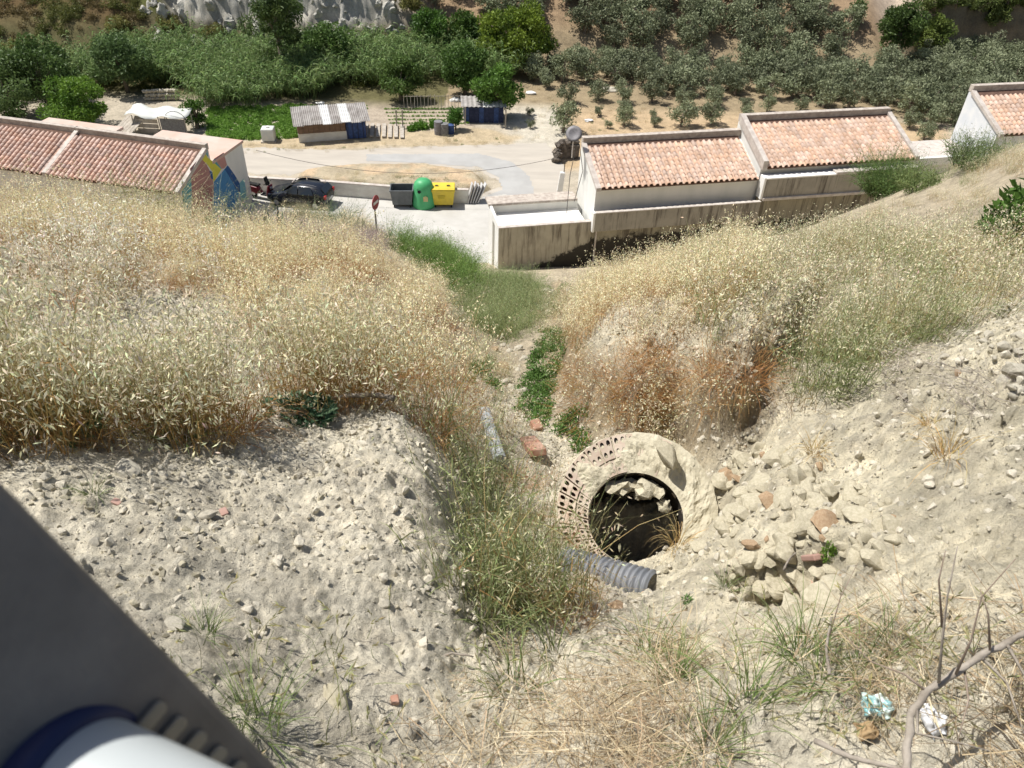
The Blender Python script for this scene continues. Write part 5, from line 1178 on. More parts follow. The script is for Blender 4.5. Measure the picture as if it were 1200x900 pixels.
NL = [(-300,300),(-300,430),(0,370),(100,370),(200,365),(290,360),(290,330),(200,310),(60,290)]
P, a, b = scatter(NL, 2.4, seed=2); gn_scatter('tall_oats', P, f_oat_big, 'tall wild oats with big pale spikelets at the left edge', RS.uniform(.8, 1.1, len(P)))
# individual tall stands in front of the field
st = []
for (px_, py_, n_) in [(40,520,6),(70,515,5),(105,520,4),(15,505,5),(-30,500,6),(190,505,6),(205,514,4),(245,508,6),(262,500,3),(-60,470,5),(-20,460,4),(365,472,7),(345,460,4),(400,470,5),(430,472,3),(465,470,4),(100,485,3)]:
    p = gp(px_, py_)
    for _ in range(n_): st.append((p[0]+random.gauss(0, .10), p[1]+random.gauss(0, .08)))
st = np.array(st); P = np.stack([st[:, 0], st[:, 1], ground_z(st[:, 0], st[:, 1])], 1); gn_scatter('green_oats', P, f_oat_green, 'greenish oat stems standing in front of the dry field on the left', RS.uniform(.9, 1.35, len(P)))
P2, a, b = scatter([(-50,510),(60,530),(130,525),(140,505),(180,512),(290,512),(290,495),(170,490),(140,480),(0,480)], 16, jag=5, seed=3); 
P3, a, b = scatter([(380,470),(500,520),(545,520),(540,470),(440,440),(300,440)], 9, seed=4)
P4, a, b = scatter([(690,478),(745,490),(800,475),(870,470),(900,450),(880,425),(760,418),(690,425)], 40, seed=5)
P5, a, b = scatter([(672,432),(700,425),(780,430),(860,428),(880,450),(845,490),(800,502),(750,500),(700,505),(676,480)], 60, jag=4, seed=75)
gn_scatter('overhanging_oats', P5, f_oat_green+f_tangle+f_tangle[:2], 'russet and straw oats hanging over the clay bank above the brick shaft', RS.uniform(.55, 1.0, len(P5)), rots=np.stack([RS.uniform(.5, 1.2, len(P5)), RS.normal(0, .3, len(P5)), RS.normal(0, .5, len(P5))], 1))
P = np.concatenate([P2, P3, P4]); gn_scatter('brown_grass', P, f_tangle, 'russet dead grass hanging over the bank and at the foot of the oats', RS.uniform(.6, 1.1, len(P)))
# ---- right shoulder
F2 = [(655,355),(700,345),(800,318),(880,298),(870,360),(850,420),(760,428),(690,440),(665,400)]
P, a, b = scatter(F2, 9, seed=6); gn_scatter('dry_oats', P, f_oat, 'dry oats with russet stems on the knoll right of the gully', RS.uniform(.6, .95, len(P)))
F3 = [(860,300),(1000,285),(1100,280),(1220,272),(1500,270),(1500,330),(1200,345),(1150,380),(1060,410),(1000,440),(930,445),(860,425),(800,400),(800,330)]
P, a, b = scatter(F3, 9, seed=7); i = RS.uniform(0, 1, len(P)) < .45+.25*fbm(P[:, 0]*.8, P[:, 1]*.8, 7, 2)
gn_scatter('fine_grass', P[~i], f_fine, 'fine straw coloured grass over the right hillside', RS.uniform(.8, 1.35, (~i).sum()))
gn_scatter('fine_green_grass', P[i], f_fine_green, 'grey green fine grass mixed in on the right hillside', RS.uniform(.8, 1.45, i.sum()))
F4 = [(880,300),(1000,262),(1100,225),(1200,185),(1400,170),(1500,240),(1200,240),(1080,262),(960,290)]
P, a, b = scatter(F4, 4, seed=8, thin=lambda x, y, p, q: .15+.6*(fbm(x*.7, y*.7, 3, 2) > .05)); gn_scatter('sparse_dry_grass', P, f_fine, 'sparse low dry grass near the top of the right slope', RS.uniform(.4, .9, len(P)))
F4b = [(1100,205),(1200,175),(1400,165),(1400,200),(1200,205),(1120,222)]
P, a, b = scatter(F4b, 5, seed=18); gn_scatter('pale_green_grass', P, f_fine_green+f_fine, 'pale green grass along the crest before the blue gable', RS.uniform(.6, 1.0, len(P)))
st = []
for (px_, py_, n_) in [(1040,412,6),(1060,405,5),(1020,420,5),(985,425,4),(960,445,3),(990,460,3),(965,470,2),(1085,395,3),(1130,380,3)]:
    p = gp(px_, py_)
    for _ in range(n_): st.append((p[0]+random.gauss(0, .11), p[1]+random.gauss(0, .09)))
st = np.array(st); P = np.stack([st[:, 0], st[:, 1], ground_z(st[:, 0], st[:, 1])], 1); gn_scatter('green_stems', P, f_green_stem, 'green upright stems at the lower edge of the right hillside grass', RS.uniform(.6, .95, len(P)))
# ---- gully greens
P, a, b = scatter([(540,345),(590,332),(628,345),(630,390),(600,405),(560,395),(525,375)], 5, jag=6, seed=9); gn_scatter('pale_broom', P, f_broom_l, 'pale green feathery weeds at the head of the gully', RS.uniform(.6, 1.0, len(P)))
P, a, b = scatter([(475,285),(520,295),(548,322),(550,352),(525,345),(490,312),(462,292)], 2.5, jag=6, seed=10); gn_scatter('green_broom', P, f_broom, 'bright green broom like bushes running down to the street', RS.uniform(.8, 1.2, len(P)))
G1 = [(640,385),(665,395),(660,440),(645,480),(625,505),(610,495),(618,440)]; G2 = [(655,490),(690,480),(688,525),(665,535),(652,520)]; G3 = [(545,430),(575,425),(582,455),(570,470),(548,455)]; G4=[(640,360),(690,360),(670,400),(640,400)]
Ps = [scatter(g_, d_, jag=5, seed=11+k)[0] for k, (g_, d_) in enumerate([(G1, 34), (G2, 50), (G3, 24)])]
P = np.concatenate(Ps); gn_scatter('green_herbs', P, f_herb, 'fresh green leafy herbs on both banks of the gully', RS.uniform(.5, 1.1, len(P)), cat='herbs')
Ps = [scatter(g_, d_, jag=8, seed=31+k)[0] for k, (g_, d_) in enumerate([([(630,350),(700,345),(690,420),(650,440),(625,400)], 6), ([(480,430),(560,400),(590,440),(580,520),(540,540),(500,500)], 7), ([(575,500),(600,490),(620,560),(600,640),(560,600)], 5)])]
P = np.concatenate(Ps); gn_scatter('gully_grass', P, f_fine_green+f_fine, 'mixed green and straw grass lining the gully', RS.uniform(.5, 1.0, len(P)))
P = scatter([(620,335),(700,338),(690,360),(625,380)], 4, jag=6, seed=40)[0]; gn_scatter('gully_weeds', P, f_weed, 'dull green low weeds near the yard wall', RS.uniform(.5, .9, len(P)), cat='weeds')
# ---- foreground: green barley stand left of the shaft
st = []
for (px_, py_, n_) in [(590,690,5),(610,720,6),(640,715,5),(665,720,4),(570,720,4),(620,690,4),(575,665,3),(560,640,3),(600,650,3),(550,600,2),(545,560,3),(565,575,3),(530,540,2),(590,600,2)]:
    p = gp(px_, py_)
    for _ in range(n_): st.append((p[0]+random.gauss(0, .07), p[1]+random.gauss(0, .07)))
st = np.array(st); P = np.stack([st[:, 0], st[:, 1], ground_z(st[:, 0], st[:, 1])], 1)
gn_scatter('barley_stand', P, f_green_stem, 'green and yellowing barley stems standing left of the corrugated pipe', RS.uniform(.6, 1.35, len(P)))
P = scatter([(545,600),(600,590),(640,650),(670,720),(650,750),(560,740),(535,680)], 11, jag=8, seed=72)[0]; gn_scatter('green_blades', P, f_green, 'tall arching green blades around the barley stand', RS.uniform(.4, 1.1, len(P)))
P = scatter([(560,700),(690,690),(720,760),(700,800),(600,800),(545,760)], 22, jag=8, seed=41)[0]; gn_scatter('dead_leaves', P, f_tangle, 'russet dead blades around the foot of the barley', RS.uniform(.25, .5, len(P)))
P = scatter([(655,560),(690,600),(665,650),(600,640),(590,590),(610,560)], 14, jag=6, seed=42)[0]; gn_scatter('dry_tangle', P, f_tangle, 'dry pinkish tangle left of the brick shaft', RS.uniform(.4, .7, len(P)))
# straw mat bottom right, grey thatch further up
S1 = [(720,830),(780,800),(860,765),(930,745),(1000,735),(1100,730),(1400,700),(1400,1000),(500,1000),(520,860)]
P = np.concatenate([scatter(S1, 75, jag=24, seed=43, box=(-1, 4, .6, 3.5), thin=lambda x, y, p, q: np.clip(.55+1.5*fbm(x*2, y*2, 45, 3)+(p-900)/700, .08, 1))[0], scatter([(560,760),(700,760),(860,745),(760,900),(500,900)], 16, jag=14, seed=49, box=(-1, 4, .6, 3.5))[0]]); gn_scatter('straw_mat', P, f_straw, 'matted dry straw carpeting the bottom right ground', RS.uniform(.5, 1.0, len(P)), cat='straw')
P = np.concatenate([scatter([(1030,440),(1100,420),(1200,430),(1250,470),(1180,520),(1100,500),(1040,480)], 16, jag=10, seed=44)[0], scatter([(700,690),(760,720),(800,760),(740,780),(690,740)], 14, jag=8, seed=45)[0], scatter([(900,440),(960,460),(960,500),(910,500)], 18, jag=8, seed=46)[0], scatter([(0,520),(260,512),(250,535),(60,545),(0,560)], 16, jag=8, seed=47)[0]])
gn_scatter('grey_thatch', P, f_grey, 'grey flattened thatch of old stalks on the slopes', RS.uniform(.5, 1.0, len(P)), cat='straw')
# green tufts, each a plant of its own
MAT['_'] = None
def plant(px_, py_, S, m, name, label, cat, s=1., lean=(0, 0), group=None, sink=.01):
    p = gp(px_, py_); o = obj(name, S.mesh(name, m)); o.location = (p[0], p[1], p[2]-sink); o.scale = (s,)*3; o.rotation_euler = (lean[0], lean[1], random.uniform(0, 6)); return tag(o, label, cat, group)
for (px_, py_, s, lb) in [(212,522,1.0,'bright green grass tuft at the top edge of the left bare mound'),(110,580,.45,'tiny green tuft near the upper left of the bare mound'),(240,745,.55,'small yellow green tuft at the right edge of the grey panel'),
    (305,860,.9,'green grass tuft with ears at the bottom left beside the panel'),(285,835,.6,'smaller green tuft just above the bottom left tuft'),(850,690,.5,'small green tuft left of the rubble pit'),(760,770,1.0,'bent green grass clump right of the barley stand'),(960,800,1.0,'pale green grass clump in the straw at lower right'),(880,830,1.1,'large straggling green clump in the straw at bottom centre right'),(1010,790,.9,'green tuft in the straw just above the blue pouch'),(930,770,.8,'green tuft in the straw below the rubble pit'),(790,800,.9,'green clump lying flat in the straw below the shaft'),(830,880,.8,'green tuft at the bottom edge right of the centre')]:
    plant(px_, py_, tuft(80, .07, .32, (.12, .17, .05), (.24, .31, .11), .0045, .9, .8), 'leaf', 'grass_tuft', lb, 'grass tuft', s)
for (px_, py_, s, lb) in [(795,640,.8,'golden dry tuft hanging at the right side of the shaft mouth'),(815,560,.4,'small dry tuft growing on the right rim of the shaft'),(1110,535,.9,'russet dry tuft on the smooth right slope'),(955,530,.7,'golden dry tuft drooping below the right hillside grass'),(1090,500,.6,'pale dry tuft in the grey thatch at right')]:
    plant(px_, py_, tuft(90, .06, .36, (.48, .33, .13), (.60, .47, .24), .004, .7, 1.6, 5), 'straw', 'dry_tuft', lb, 'dry tuft', s)
P = scatter([(640,745),(780,735),(900,740),(1050,745),(1100,900),(700,900),(560,860)], 9, jag=14, seed=73, box=(-1, 4, .6, 3.6), thin=lambda x, y, p, q: np.clip(.5+1.5*fbm(x*2.2, y*2.2, 46, 3), 0, 1))[0]; gn_scatter('straggling_green', P, f_green, 'straggling green blades growing through the straw', RS.uniform(.5, 1.15, len(P)))
# flowering barley stalks over the lower left mound and the straw
def stalks(pts, rad, h, lb, nm='barley_stalks'):
    n = len(pts); S = Soup(); rs = RS
    W_ = np.array([gp(*p) for p in pts]); o0 = W_[0]; base = W_-o0[None]; L_ = h*rs.uniform(.7, 1.2, n); d0 = UPV[None]+.35*rs.normal(size=(n, 3))*[1, 1, 0]
    cb = jit((.20, .22, .09), n); tip, dt = ribbon(S, base, d0, L_, .5*rs.normal(size=(n, 3))*[1, 1, 0], np.full(n, .003), cb, cb*1.2, 5)
    for k in range(9):
        f = .055*k/9; out = rs.normal(size=(n, 3))*.25; dd = dt+out; dd /= np.linalg.norm(dd, axis=1, keepdims=True); kites(S, tip-dt*f, dd, np.full(n, .030), np.full(n, .006), jit((.33, .31, .15), n, .2))
    o = obj(nm, S.mesh(nm, 'leaf')); o.location = tuple(o0); return tag(o, lb, 'grass', None, 'stuff')
g_ = random.Random(4)
stalks([(g_.uniform(200, 420), g_.uniform(740, 900)) for _ in range(46)], 0, .26, 'thin green barley stalks with dark ears over the lower left mound')
stalks([(g_.uniform(380, 620), g_.uniform(740, 890)) for _ in range(40)], 0, .20, 'scattered barley ears over the bottom centre soil')
stalks([(g_.uniform(850, 1180), g_.uniform(740, 860)) for _ in range(90)], 0, .24, 'barley stalks standing out of the straw at the bottom right')
# ---- crumbling clods, half sunk in the earth they came from
MAT['marl'] = mat('marl', (.54, .50, .40), (.68, .62, .50), scale=5, rough=1, bump=.6, bscale=50, bdist=.01)
f_clod = []
for s_ in range(6):
    me = hull_stone(80+s_, 14, 1, .12); me.materials.append(MAT['marl']); f_clod.append(bpy.data.objects.new('clod_form', me))
n = 30000; r = np.sqrt(RS.uniform(1.2, 8.0**2, n)); th = RS.uniform(-.9, .95, n); x = r*np.sin(th); y = r*np.cos(th)
wgt = .18+.55*sstep(-.1, .45, fbm(x*1.3, y*1.3, 67, 4))+.5*(x > .35)*(y > 2.4)*(y < 6)*sstep(-.2, .3, fbm(x*1.6, y*1.6, 68, 3))
k = RS.uniform(0, 1, n) < wgt; x = x[k]; y = y[k]; P = np.stack([x, y, ground_z(x, y)], 1); k = np.hypot(x-RING_C[0], y-RING_C[1]) > .6; P = P[k]; m_ = len(P)
sz = .006+.036*RS.uniform(0, 1, m_)**3.5; gn_scatter('clods', P, f_clod, 'crumbled clods of pale marl covering the bare slopes', sz, rots=RS.uniform(0, 6, (m_, 3)), cat='clods')
# ---- loose gravel and crumbs
f_peb = []
for s_ in range(5):
    me = hull_stone(60+s_, 12, 0); me.materials.append(MAT['pale_stone'] if s_ % 2 else MAT['yellow_stone']); f_peb.append(bpy.data.objects.new('pebble_form', me))
n = 60000; rs = RS; r = np.sqrt(rs.uniform(1.0, 8.5**2, n)); th = rs.uniform(-.95, .95, n); x = r*np.sin(th); y = r*np.cos(th)
k = fbm(x*1.5, y*1.5, 61, 3)+.35*(x > .4) > rs.uniform(-.6, .5, n)
x = x[k]; y = y[k]; z = ground_z(x, y); P = np.stack([x, y, z], 1); k = np.hypot(x-RING_C[0], y-RING_C[1]) > .45; P = P[k]; m_ = len(P)
sz = .0035+.022*rs.uniform(0, 1, m_)**6+.003*np.hypot(P[:, 0], P[:, 1])/3
gn_scatter('gravel', P, f_peb, 'loose pale gravel and crumbs of marl strewn over the bare ground', sz, rots=rs.uniform(0, 6, (m_, 3)), cat='gravel')
# ================================================================ TREES BEYOND THE STREET
def crown(n, rx, rz, leaf, c0, c1, clumps=26, crad=.34, zlift=0., hang=0., seed=0, wid=.5):
    S = Soup(); rs = np.random.RandomState(seed+5); cc = rs.normal(size=(clumps, 3)); cc /= np.linalg.norm(cc, axis=1, keepdims=True)
    cc *= rs.uniform(.35, 1, (clumps, 1))**.6*(1-crad*.6)*rs.uniform(.8, 1.12, (clumps, 1)); cc[:, :2] *= rx; cc[:, 2] = cc[:, 2]*rz+zlift
    cr = crad*rs.uniform(.6, 1.25, clumps)*min(rx, rz); i = rs.randint(0, clumps, n); o = rs.normal(size=(n, 3)); o /= np.linalg.norm(o, axis=1, keepdims=True)
    P = cc[i]+o*(cr[i]*rs.uniform(.35, 1.08, n)**.5)[:, None]*np.array([1, 1, .85])
    d = o*.5+rs.normal(size=(n, 3))*.8-UPV[None]*hang; d /= np.linalg.norm(d, axis=1, keepdims=True)
    tone = rs.uniform(0, 1, clumps)[i]*.55+rs.uniform(0, 1, n)*.45
    kites(S, P, d, leaf*rs.uniform(.6, 1.4, n), leaf*wid*rs.uniform(.7, 1.3, n), np.clip(lerp(c0, c1, tone)*(1+.10*rs.normal(size=(n, 1))), .004, .8), rs); return S, cc
MAT['bark'] = mat('bark', (.16, .125, .095), (.25, .21, .17), scale=9, rough=1, bump=.6, bscale=25)
def trunk_mesh(h, r, cc, seed=0):
    rr = random.Random(seed); mb = MB(); top = Vector((rr.uniform(-.1, .1), rr.uniform(-.1, .1), h)); mb.tube([(0, 0, -.3), (0, 0, h*.5), top], [r*1.25, r, r*.75], 8)
    for c in list(cc)[:9]: c = Vector(c); mb.tube([top*.85, top.lerp(c, .5)+Vector((0, 0, .05)), c*.95], [r*.5, r*.3, r*.1], 5)
    return mb
def tree(px_, py_, h, rx, rz, leaf, n, c0, c1, label, name='tree', cat='tree', zc=None, clumps=26, crad=.34, hang=0., seed=0, tr=.15, m='leaf', group=None, z0=None, wid=.5):
    p = gp(px_, py_) if z0 is None else at_z(px_, py_, z0); e = empty(name, p, label, cat, group); zc = h-rz if zc is None else zc
    S, cc = crown(n, rx, rz, leaf, tuple(q*1.3 for q in c0), tuple(q*1.3 for q in c1), clumps, crad, zc, hang, seed, wid); o = obj('crown', S.mesh('crown', m), None, e)
    trunk_mesh(max(zc*.75, .3), tr, cc, seed).build('trunk', 'bark', e, smooth=True); return e
DK = (.04, .075, .02); MD = (.06, .11, .025); BR = (.12, .19, .035); YG = (.22, .27, .04)
T = tree
T(335, 100, 8.6, 2.5, 3.4, .30, 9000, (.035,.065,.02), (.10,.14,.04), 'tall open crowned eucalyptus rising in front of the white cliff', 'eucalyptus_tree', seed=1, clumps=34, crad=.26, hang=.6, tr=.22, wid=.3)
T(100, 150, 3.3, 3.0, 1.7, .20, 9000, (.05,.11,.015), (.13,.22,.03), 'broad bright green bushy tree right behind the left terraced house', 'bushy_tree', seed=2, crad=.36)
T(60, 128, 5.2, 3.1, 2.6, .24, 8000, DK, (.09,.14,.04), 'dark spreading tree behind the bright bushy tree at the left', 'broadleaf_tree', seed=3)
T(20, 140, 4.2, 2.6, 2.1, .22, 6000, (.04,.08,.02), (.12,.17,.06), 'grey green tree at the far left edge behind the tiled roof', 'broadleaf_tree', seed=4)
T(150, 108, 4.6, 2.8, 2.3, .24, 7000, (.05,.09,.03), (.13,.19,.07), 'mid green tree between the dark tree and the canes', 'broadleaf_tree', seed=5)
T(232, 150, 2.2, .9, 1.2, .16, 2500, (.04,.09,.015), (.10,.18,.03), 'small green tree beside the tarpaulin shelter', 'small_tree', seed=6)
T(390, 88, 4.6, 2.2, 2.2, .24, 6000, (.04,.08,.02), (.11,.18,.045), 'dense green tree right of the eucalyptus', 'broadleaf_tree', seed=7)
T(505, 72, 4.6, 2.5, 2.4, .26, 8000, (.03,.07,.012), (.09,.17,.03), 'dark rounded tree left of the big bright carob', 'carob_tree', seed=8)
T(548, 72, 4.4, 2.0, 2.2, .26, 7000, (.03,.065,.012), (.09,.15,.03), 'dark tree touching the left side of the big bright carob', 'carob_tree', seed=9)
T(600, 82, 5.6, 3.7, 2.8, .28, 14000, (.05,.09,.012), (.20,.26,.035), 'largest rounded tree with yellow green sunlit crown above the olive grove', 'carob_tree', seed=10, clumps=40, crad=.3, tr=.3)
T(545, 112, 4.4, 2.0, 2.2, .24, 7000, (.035,.07,.015), (.09,.16,.035), 'dark green tree between the reeds and the fig', 'broadleaf_tree', seed=11)
T(582, 138, 4.0, 1.75, 1.8, .26, 7000, (.05,.10,.02), (.12,.22,.04), 'fig tree spreading over the blue shack', 'fig_tree', seed=12)
T(470, 118, 3.4, 1.8, 1.6, .22, 5000, (.05,.09,.02), (.11,.17,.045), 'rounded bush tree among the canes above the garden', 'bushy_tree', seed=13)
T(534, 152, 1.9, .62, .95, .14, 2000, (.03,.08,.015), (.09,.19,.03), 'slim small tree standing beside the garden barrels', 'small_tree', seed=14, tr=.05)
T(1045, 68, 5.4, 2.0, 2.6, .26, 8000, (.03,.055,.015), (.10,.15,.04), 'dark tall tree beside the bare gully on the far right hillside', 'broadleaf_tree', seed=15)
T(1085, 66, 3.6, 1.9, 1.7, .24, 5000, (.07,.11,.025), (.16,.20,.05), 'yellowish bush tree right of the dark tall hillside tree', 'bushy_tree', seed=16)
T(1130, 72, 1.7, 2.6, .9, .22, 4500, (.07,.14,.02), (.15,.26,.04), 'low bright green bush at the foot of the shaded rock step', 'bush', 'bush', seed=17, tr=.05)
T(1000, 30, 2.4, .9, 1.2, .2, 1800, (.06,.10,.03), (.14,.18,.07), 'small lone tree in the pale gully on the far right hillside', 'small_tree', seed=18)
for k, (a, b, r) in enumerate([(1090,12,1.8),(1120,8,2.2),(1150,14,2.0),(1180,8,2.2),(1210,12,2.2),(1165,26,1.3)]):
    T(a, b, 2.0, r, 1.1, .22, 3500, (.05,.08,.02), (.14,.17,.05), ['bush first from the left on top of the shaded rock step','bush second from the left on top of the shaded rock step','middle bush on top of the shaded rock step','bush near the right end of the shaded rock step','bush at the picture edge on the shaded rock step','small bush hanging down the shaded rock step'][k], 'bush', 'bush', seed=20+k, tr=.05, group='bushes on the rock step')
for k, (a, b, r) in enumerate([(140,40,1.4),(200,36,1.6),(255,48,1.5),(480,12,1.6),(425,62,1.2),(455,66,1.5),(160,58,1.8),(20,70,1.2)]):
    T(a, b, 1.6, r, .9, .18, 2600, (.10,.10,.03), (.20,.19,.06), ['brownish bush left of the cliff on the grassy hill','bush at the left foot of the white cliff','olive brown bush on the lower cliff face','dark bush at the right top of the cliff','low bush at the right foot of the cliff','yellowish bush between cliff and carob trees','bush on the slope just above the canes','faint bush on the far left grassy hill'][k], 'bush', 'bush', seed=40+k, tr=.04, group='bushes on the far slope')
# ---- canes: a mass of arching giant reed
def reed(n, h, rad, seed):
    S = Soup(); rs = np.random.RandomState(seed); a = rs.uniform(0, 6.283, n); r = rad*np.sqrt(rs.uniform(0, 1, n)); base = np.stack([r*np.cos(a), r*np.sin(a), np.zeros(n)-.1], 1)
    d0 = np.stack([np.cos(a), np.sin(a), np.zeros(n)], 1)*.3+UPV[None]+rs.normal(size=(n, 3))*.12; L_ = h*rs.uniform(.7, 1.1, n); c = jit((.20, .26, .10), n, .2, rs)
    bend = np.stack([np.cos(a), np.sin(a), -np.ones(n)*.5], 1)*rs.uniform(.05, .4, n)[:, None]; tip, dt = ribbon(S, base, d0, L_, bend, np.full(n, .035), c*.8, c, 4, rs)
    for k in range(16):
        f = rs.uniform(0, .75, n); P = tip-dt*(f*L_)[:, None]*np.array([.8, .8, 1]); dd = rs.normal(size=(n, 3)); dd[:, 2] = .5; cl = jit((.18, .26, .09), n, .3, rs)
        ribbon(S, P, dd, rs.uniform(.4, .8, n), -UPV[None]*rs.uniform(.6, 2.2, n)[:, None], np.full(n, .075), cl*.85, cl*1.25, 3, rs)
    return S
f_reed = [source(reed(26, 3.9, .75, 70+k), 'leaf') for k in range(4)]
zf = lambda x, y: flat_z(x, y)
P = scatter([(-60,120),(60,118),(130,100),(225,100),(240,128),(372,122),(380,100),(590,96),(600,80),(420,66),(300,72),(200,72),(100,85),(-60,95)], .75, jag=4, zfun=zf, box=(-52, 0, 52, 72), seed=51)[0]
gn_scatter('giant_reed', P, f_reed, 'dense arching giant reeds along the stream below the cliff', RS.uniform(.6, 1.0, len(P)), cat='reeds')
f_scrub = [source(leafball(260, .8, .14, (.06, .09, .02), (.20, .20, .06), .8, 9, .4), 'leaf') for _ in range(3)]+[source(leafball(220, .7, .13, (.13, .10, .045), (.20, .16, .07), .6, 8, .4), 'leaf')]
P = scatter([(-100,-120),(200,-120),(160,0),(180,50),(140,62),(-100,85)], 2.2, jag=5, zfun=zf, box=(-75, -25, 60, 100), seed=52)[0]; i = (fbm(P[:, 0]/4, P[:, 1]/2.5, 88, 3) > .12)*3
gn_scatter('hillside_scrub', P, f_scrub, 'green and brown scrub covering the far left hillside', RS.uniform(.6, 1.2, len(P)), cat='scrub', idx=np.where(i > 0, 3, RS.randint(0, 3, len(P))))
P = np.concatenate([scatter([(120,105),(600,100),(600,80),(480,70),(100,80)], .35, jag=4, zfun=zf, box=(-45, 2, 55, 72), seed=53)[0], scatter([(450,60),(640,60),(700,20),(470,20)], .25, jag=4, zfun=zf, box=(-12, 12, 66, 90), seed=54)[0]])
gn_scatter('undergrowth', P, f_scrub[:3], 'green undergrowth between the reeds and the trees', RS.uniform(.8, 1.6, len(P)), cat='undergrowth')
MAT['cliff_rock'] = mat('cliff_rock', (.36, .35, .31), (.52, .50, .44), scale=1.2, rough=1, bump=.8, bscale=5, bdist=.1)
f_crag = []
for s_ in range(5):
    q_ = hull_stone(120+s_, 14, 2, .22); q_.materials.append(MAT['cliff_rock']); f_crag.append(bpy.data.objects.new('crag_form', q_))
P = scatter([(165,-60),(170,40),(215,58),(330,62),(455,58),(478,30),(460,-60)], 3.2, jag=3, zfun=zf, box=(-36, -6, 68, 90), seed=77)[0]; P[:, 2] -= .15
gn_scatter('cliff_crags', P, f_crag, 'broken pale rock crags all over the eroded cliff face', .15+.75*RS.uniform(0, 1, len(P))**2.5, rots=RS.uniform(0, 6, (len(P), 3)), cat='crags')
# crop patch, vegetable rows, bed plants
f_crop = [source(leafball(150, .3, .13, (.13, .25, .04), (.24, .40, .08), .5, 7, .5), 'leaf') for _ in range(3)]
P = scatter([(243,128),(362,124),(358,160),(330,163),(243,164)], 14, jag=1, zfun=zf, box=(-30, -12, 46, 60), seed=55)[0]; gn_scatter('crop_patch', P, f_crop, 'dense bright green crop patch in the garden', RS.uniform(.8, 1.15, len(P)), cat='crop')
V_ = []
for r in range(5):
    for k in range(26): V_.append(tuple(at_z(452+k*3.6+r*1.5, 128+r*4.2, 0)[:2])+(.0,))
for r in range(3):
    for k in range(14): V_.append(tuple(at_z(365+k*5+random.uniform(-1, 1), 124+r*3.5, 0)[:2])+(.0,))
gn_scatter('vegetable_rows', np.array(V_), f_crop, 'rows of small vegetable plants behind the blue shack garden', RS.uniform(.25, .6, len(V_)), cat='vegetables')
for k, (a, b, s) in enumerate([(484,152,.9),(496,150,1.0),(508,149,1.0),(519,147,.8)]):
    S = leafball(900, .62, .15, (.07, .16, .02), (.15, .30, .04), .9, 9, .45); p = at_z(a, b, 0); o = obj('garden_bush', S.mesh('garden_bush', 'leaf')); o.location = tuple(p); o.scale = (s,)*3
    tag(o, ['leftmost bright green bush in the garden row', 'second bright green bush from the left in the garden row', 'third bright green bush from the left in the garden row', 'bright green bush at the right end of the garden row'][k], 'bush', 'bushes in the vegetable garden')
zb_ = lambda x, y: x*0+.35
P = scatter([(400,212),(480,206),(550,214),(545,228),(460,226),(395,218)], 5, jag=2, zfun=zb_, box=(-12, 0, 40, 52), seed=56)[0]; gn_scatter('bed_weeds', P, f_weed+[f_fine[0]], 'green and dry weeds in the island bed behind the bins', RS.uniform(.6, 1.2, len(P)), cat='weeds')
P = scatter([(350,205),(560,200),(575,222),(550,230),(350,218)], 2.5, jag=2, zfun=zb_, box=(-14, 1, 40, 52), seed=57)[0]; gn_scatter('bed_dry_grass', P, f_fine, 'low dry grass in the island bed', RS.uniform(.5, .9, len(P)))
P = np.concatenate([scatter([(230,168),(350,172),(600,160),(600,172),(440,176),(340,180),(230,182)], 2.2, jag=3, zfun=zf, box=(-32, 2, 46, 56), seed=58)[0], scatter([(600,100),(660,100),(670,165),(600,168)], .8, jag=3, zfun=zf, box=(-2, 8, 48, 64), seed=59)[0], scatter([(690,130),(760,120),(760,165),(690,165)], 1.6, jag=3, zfun=zf, box=(3, 15, 48, 60), seed=60)[0]])
gn_scatter('verge_grass', P, f_fine+f_weed[:1], 'dry yellow grass and weeds on the verges of the track and orchard', RS.uniform(.4, .9, len(P)))
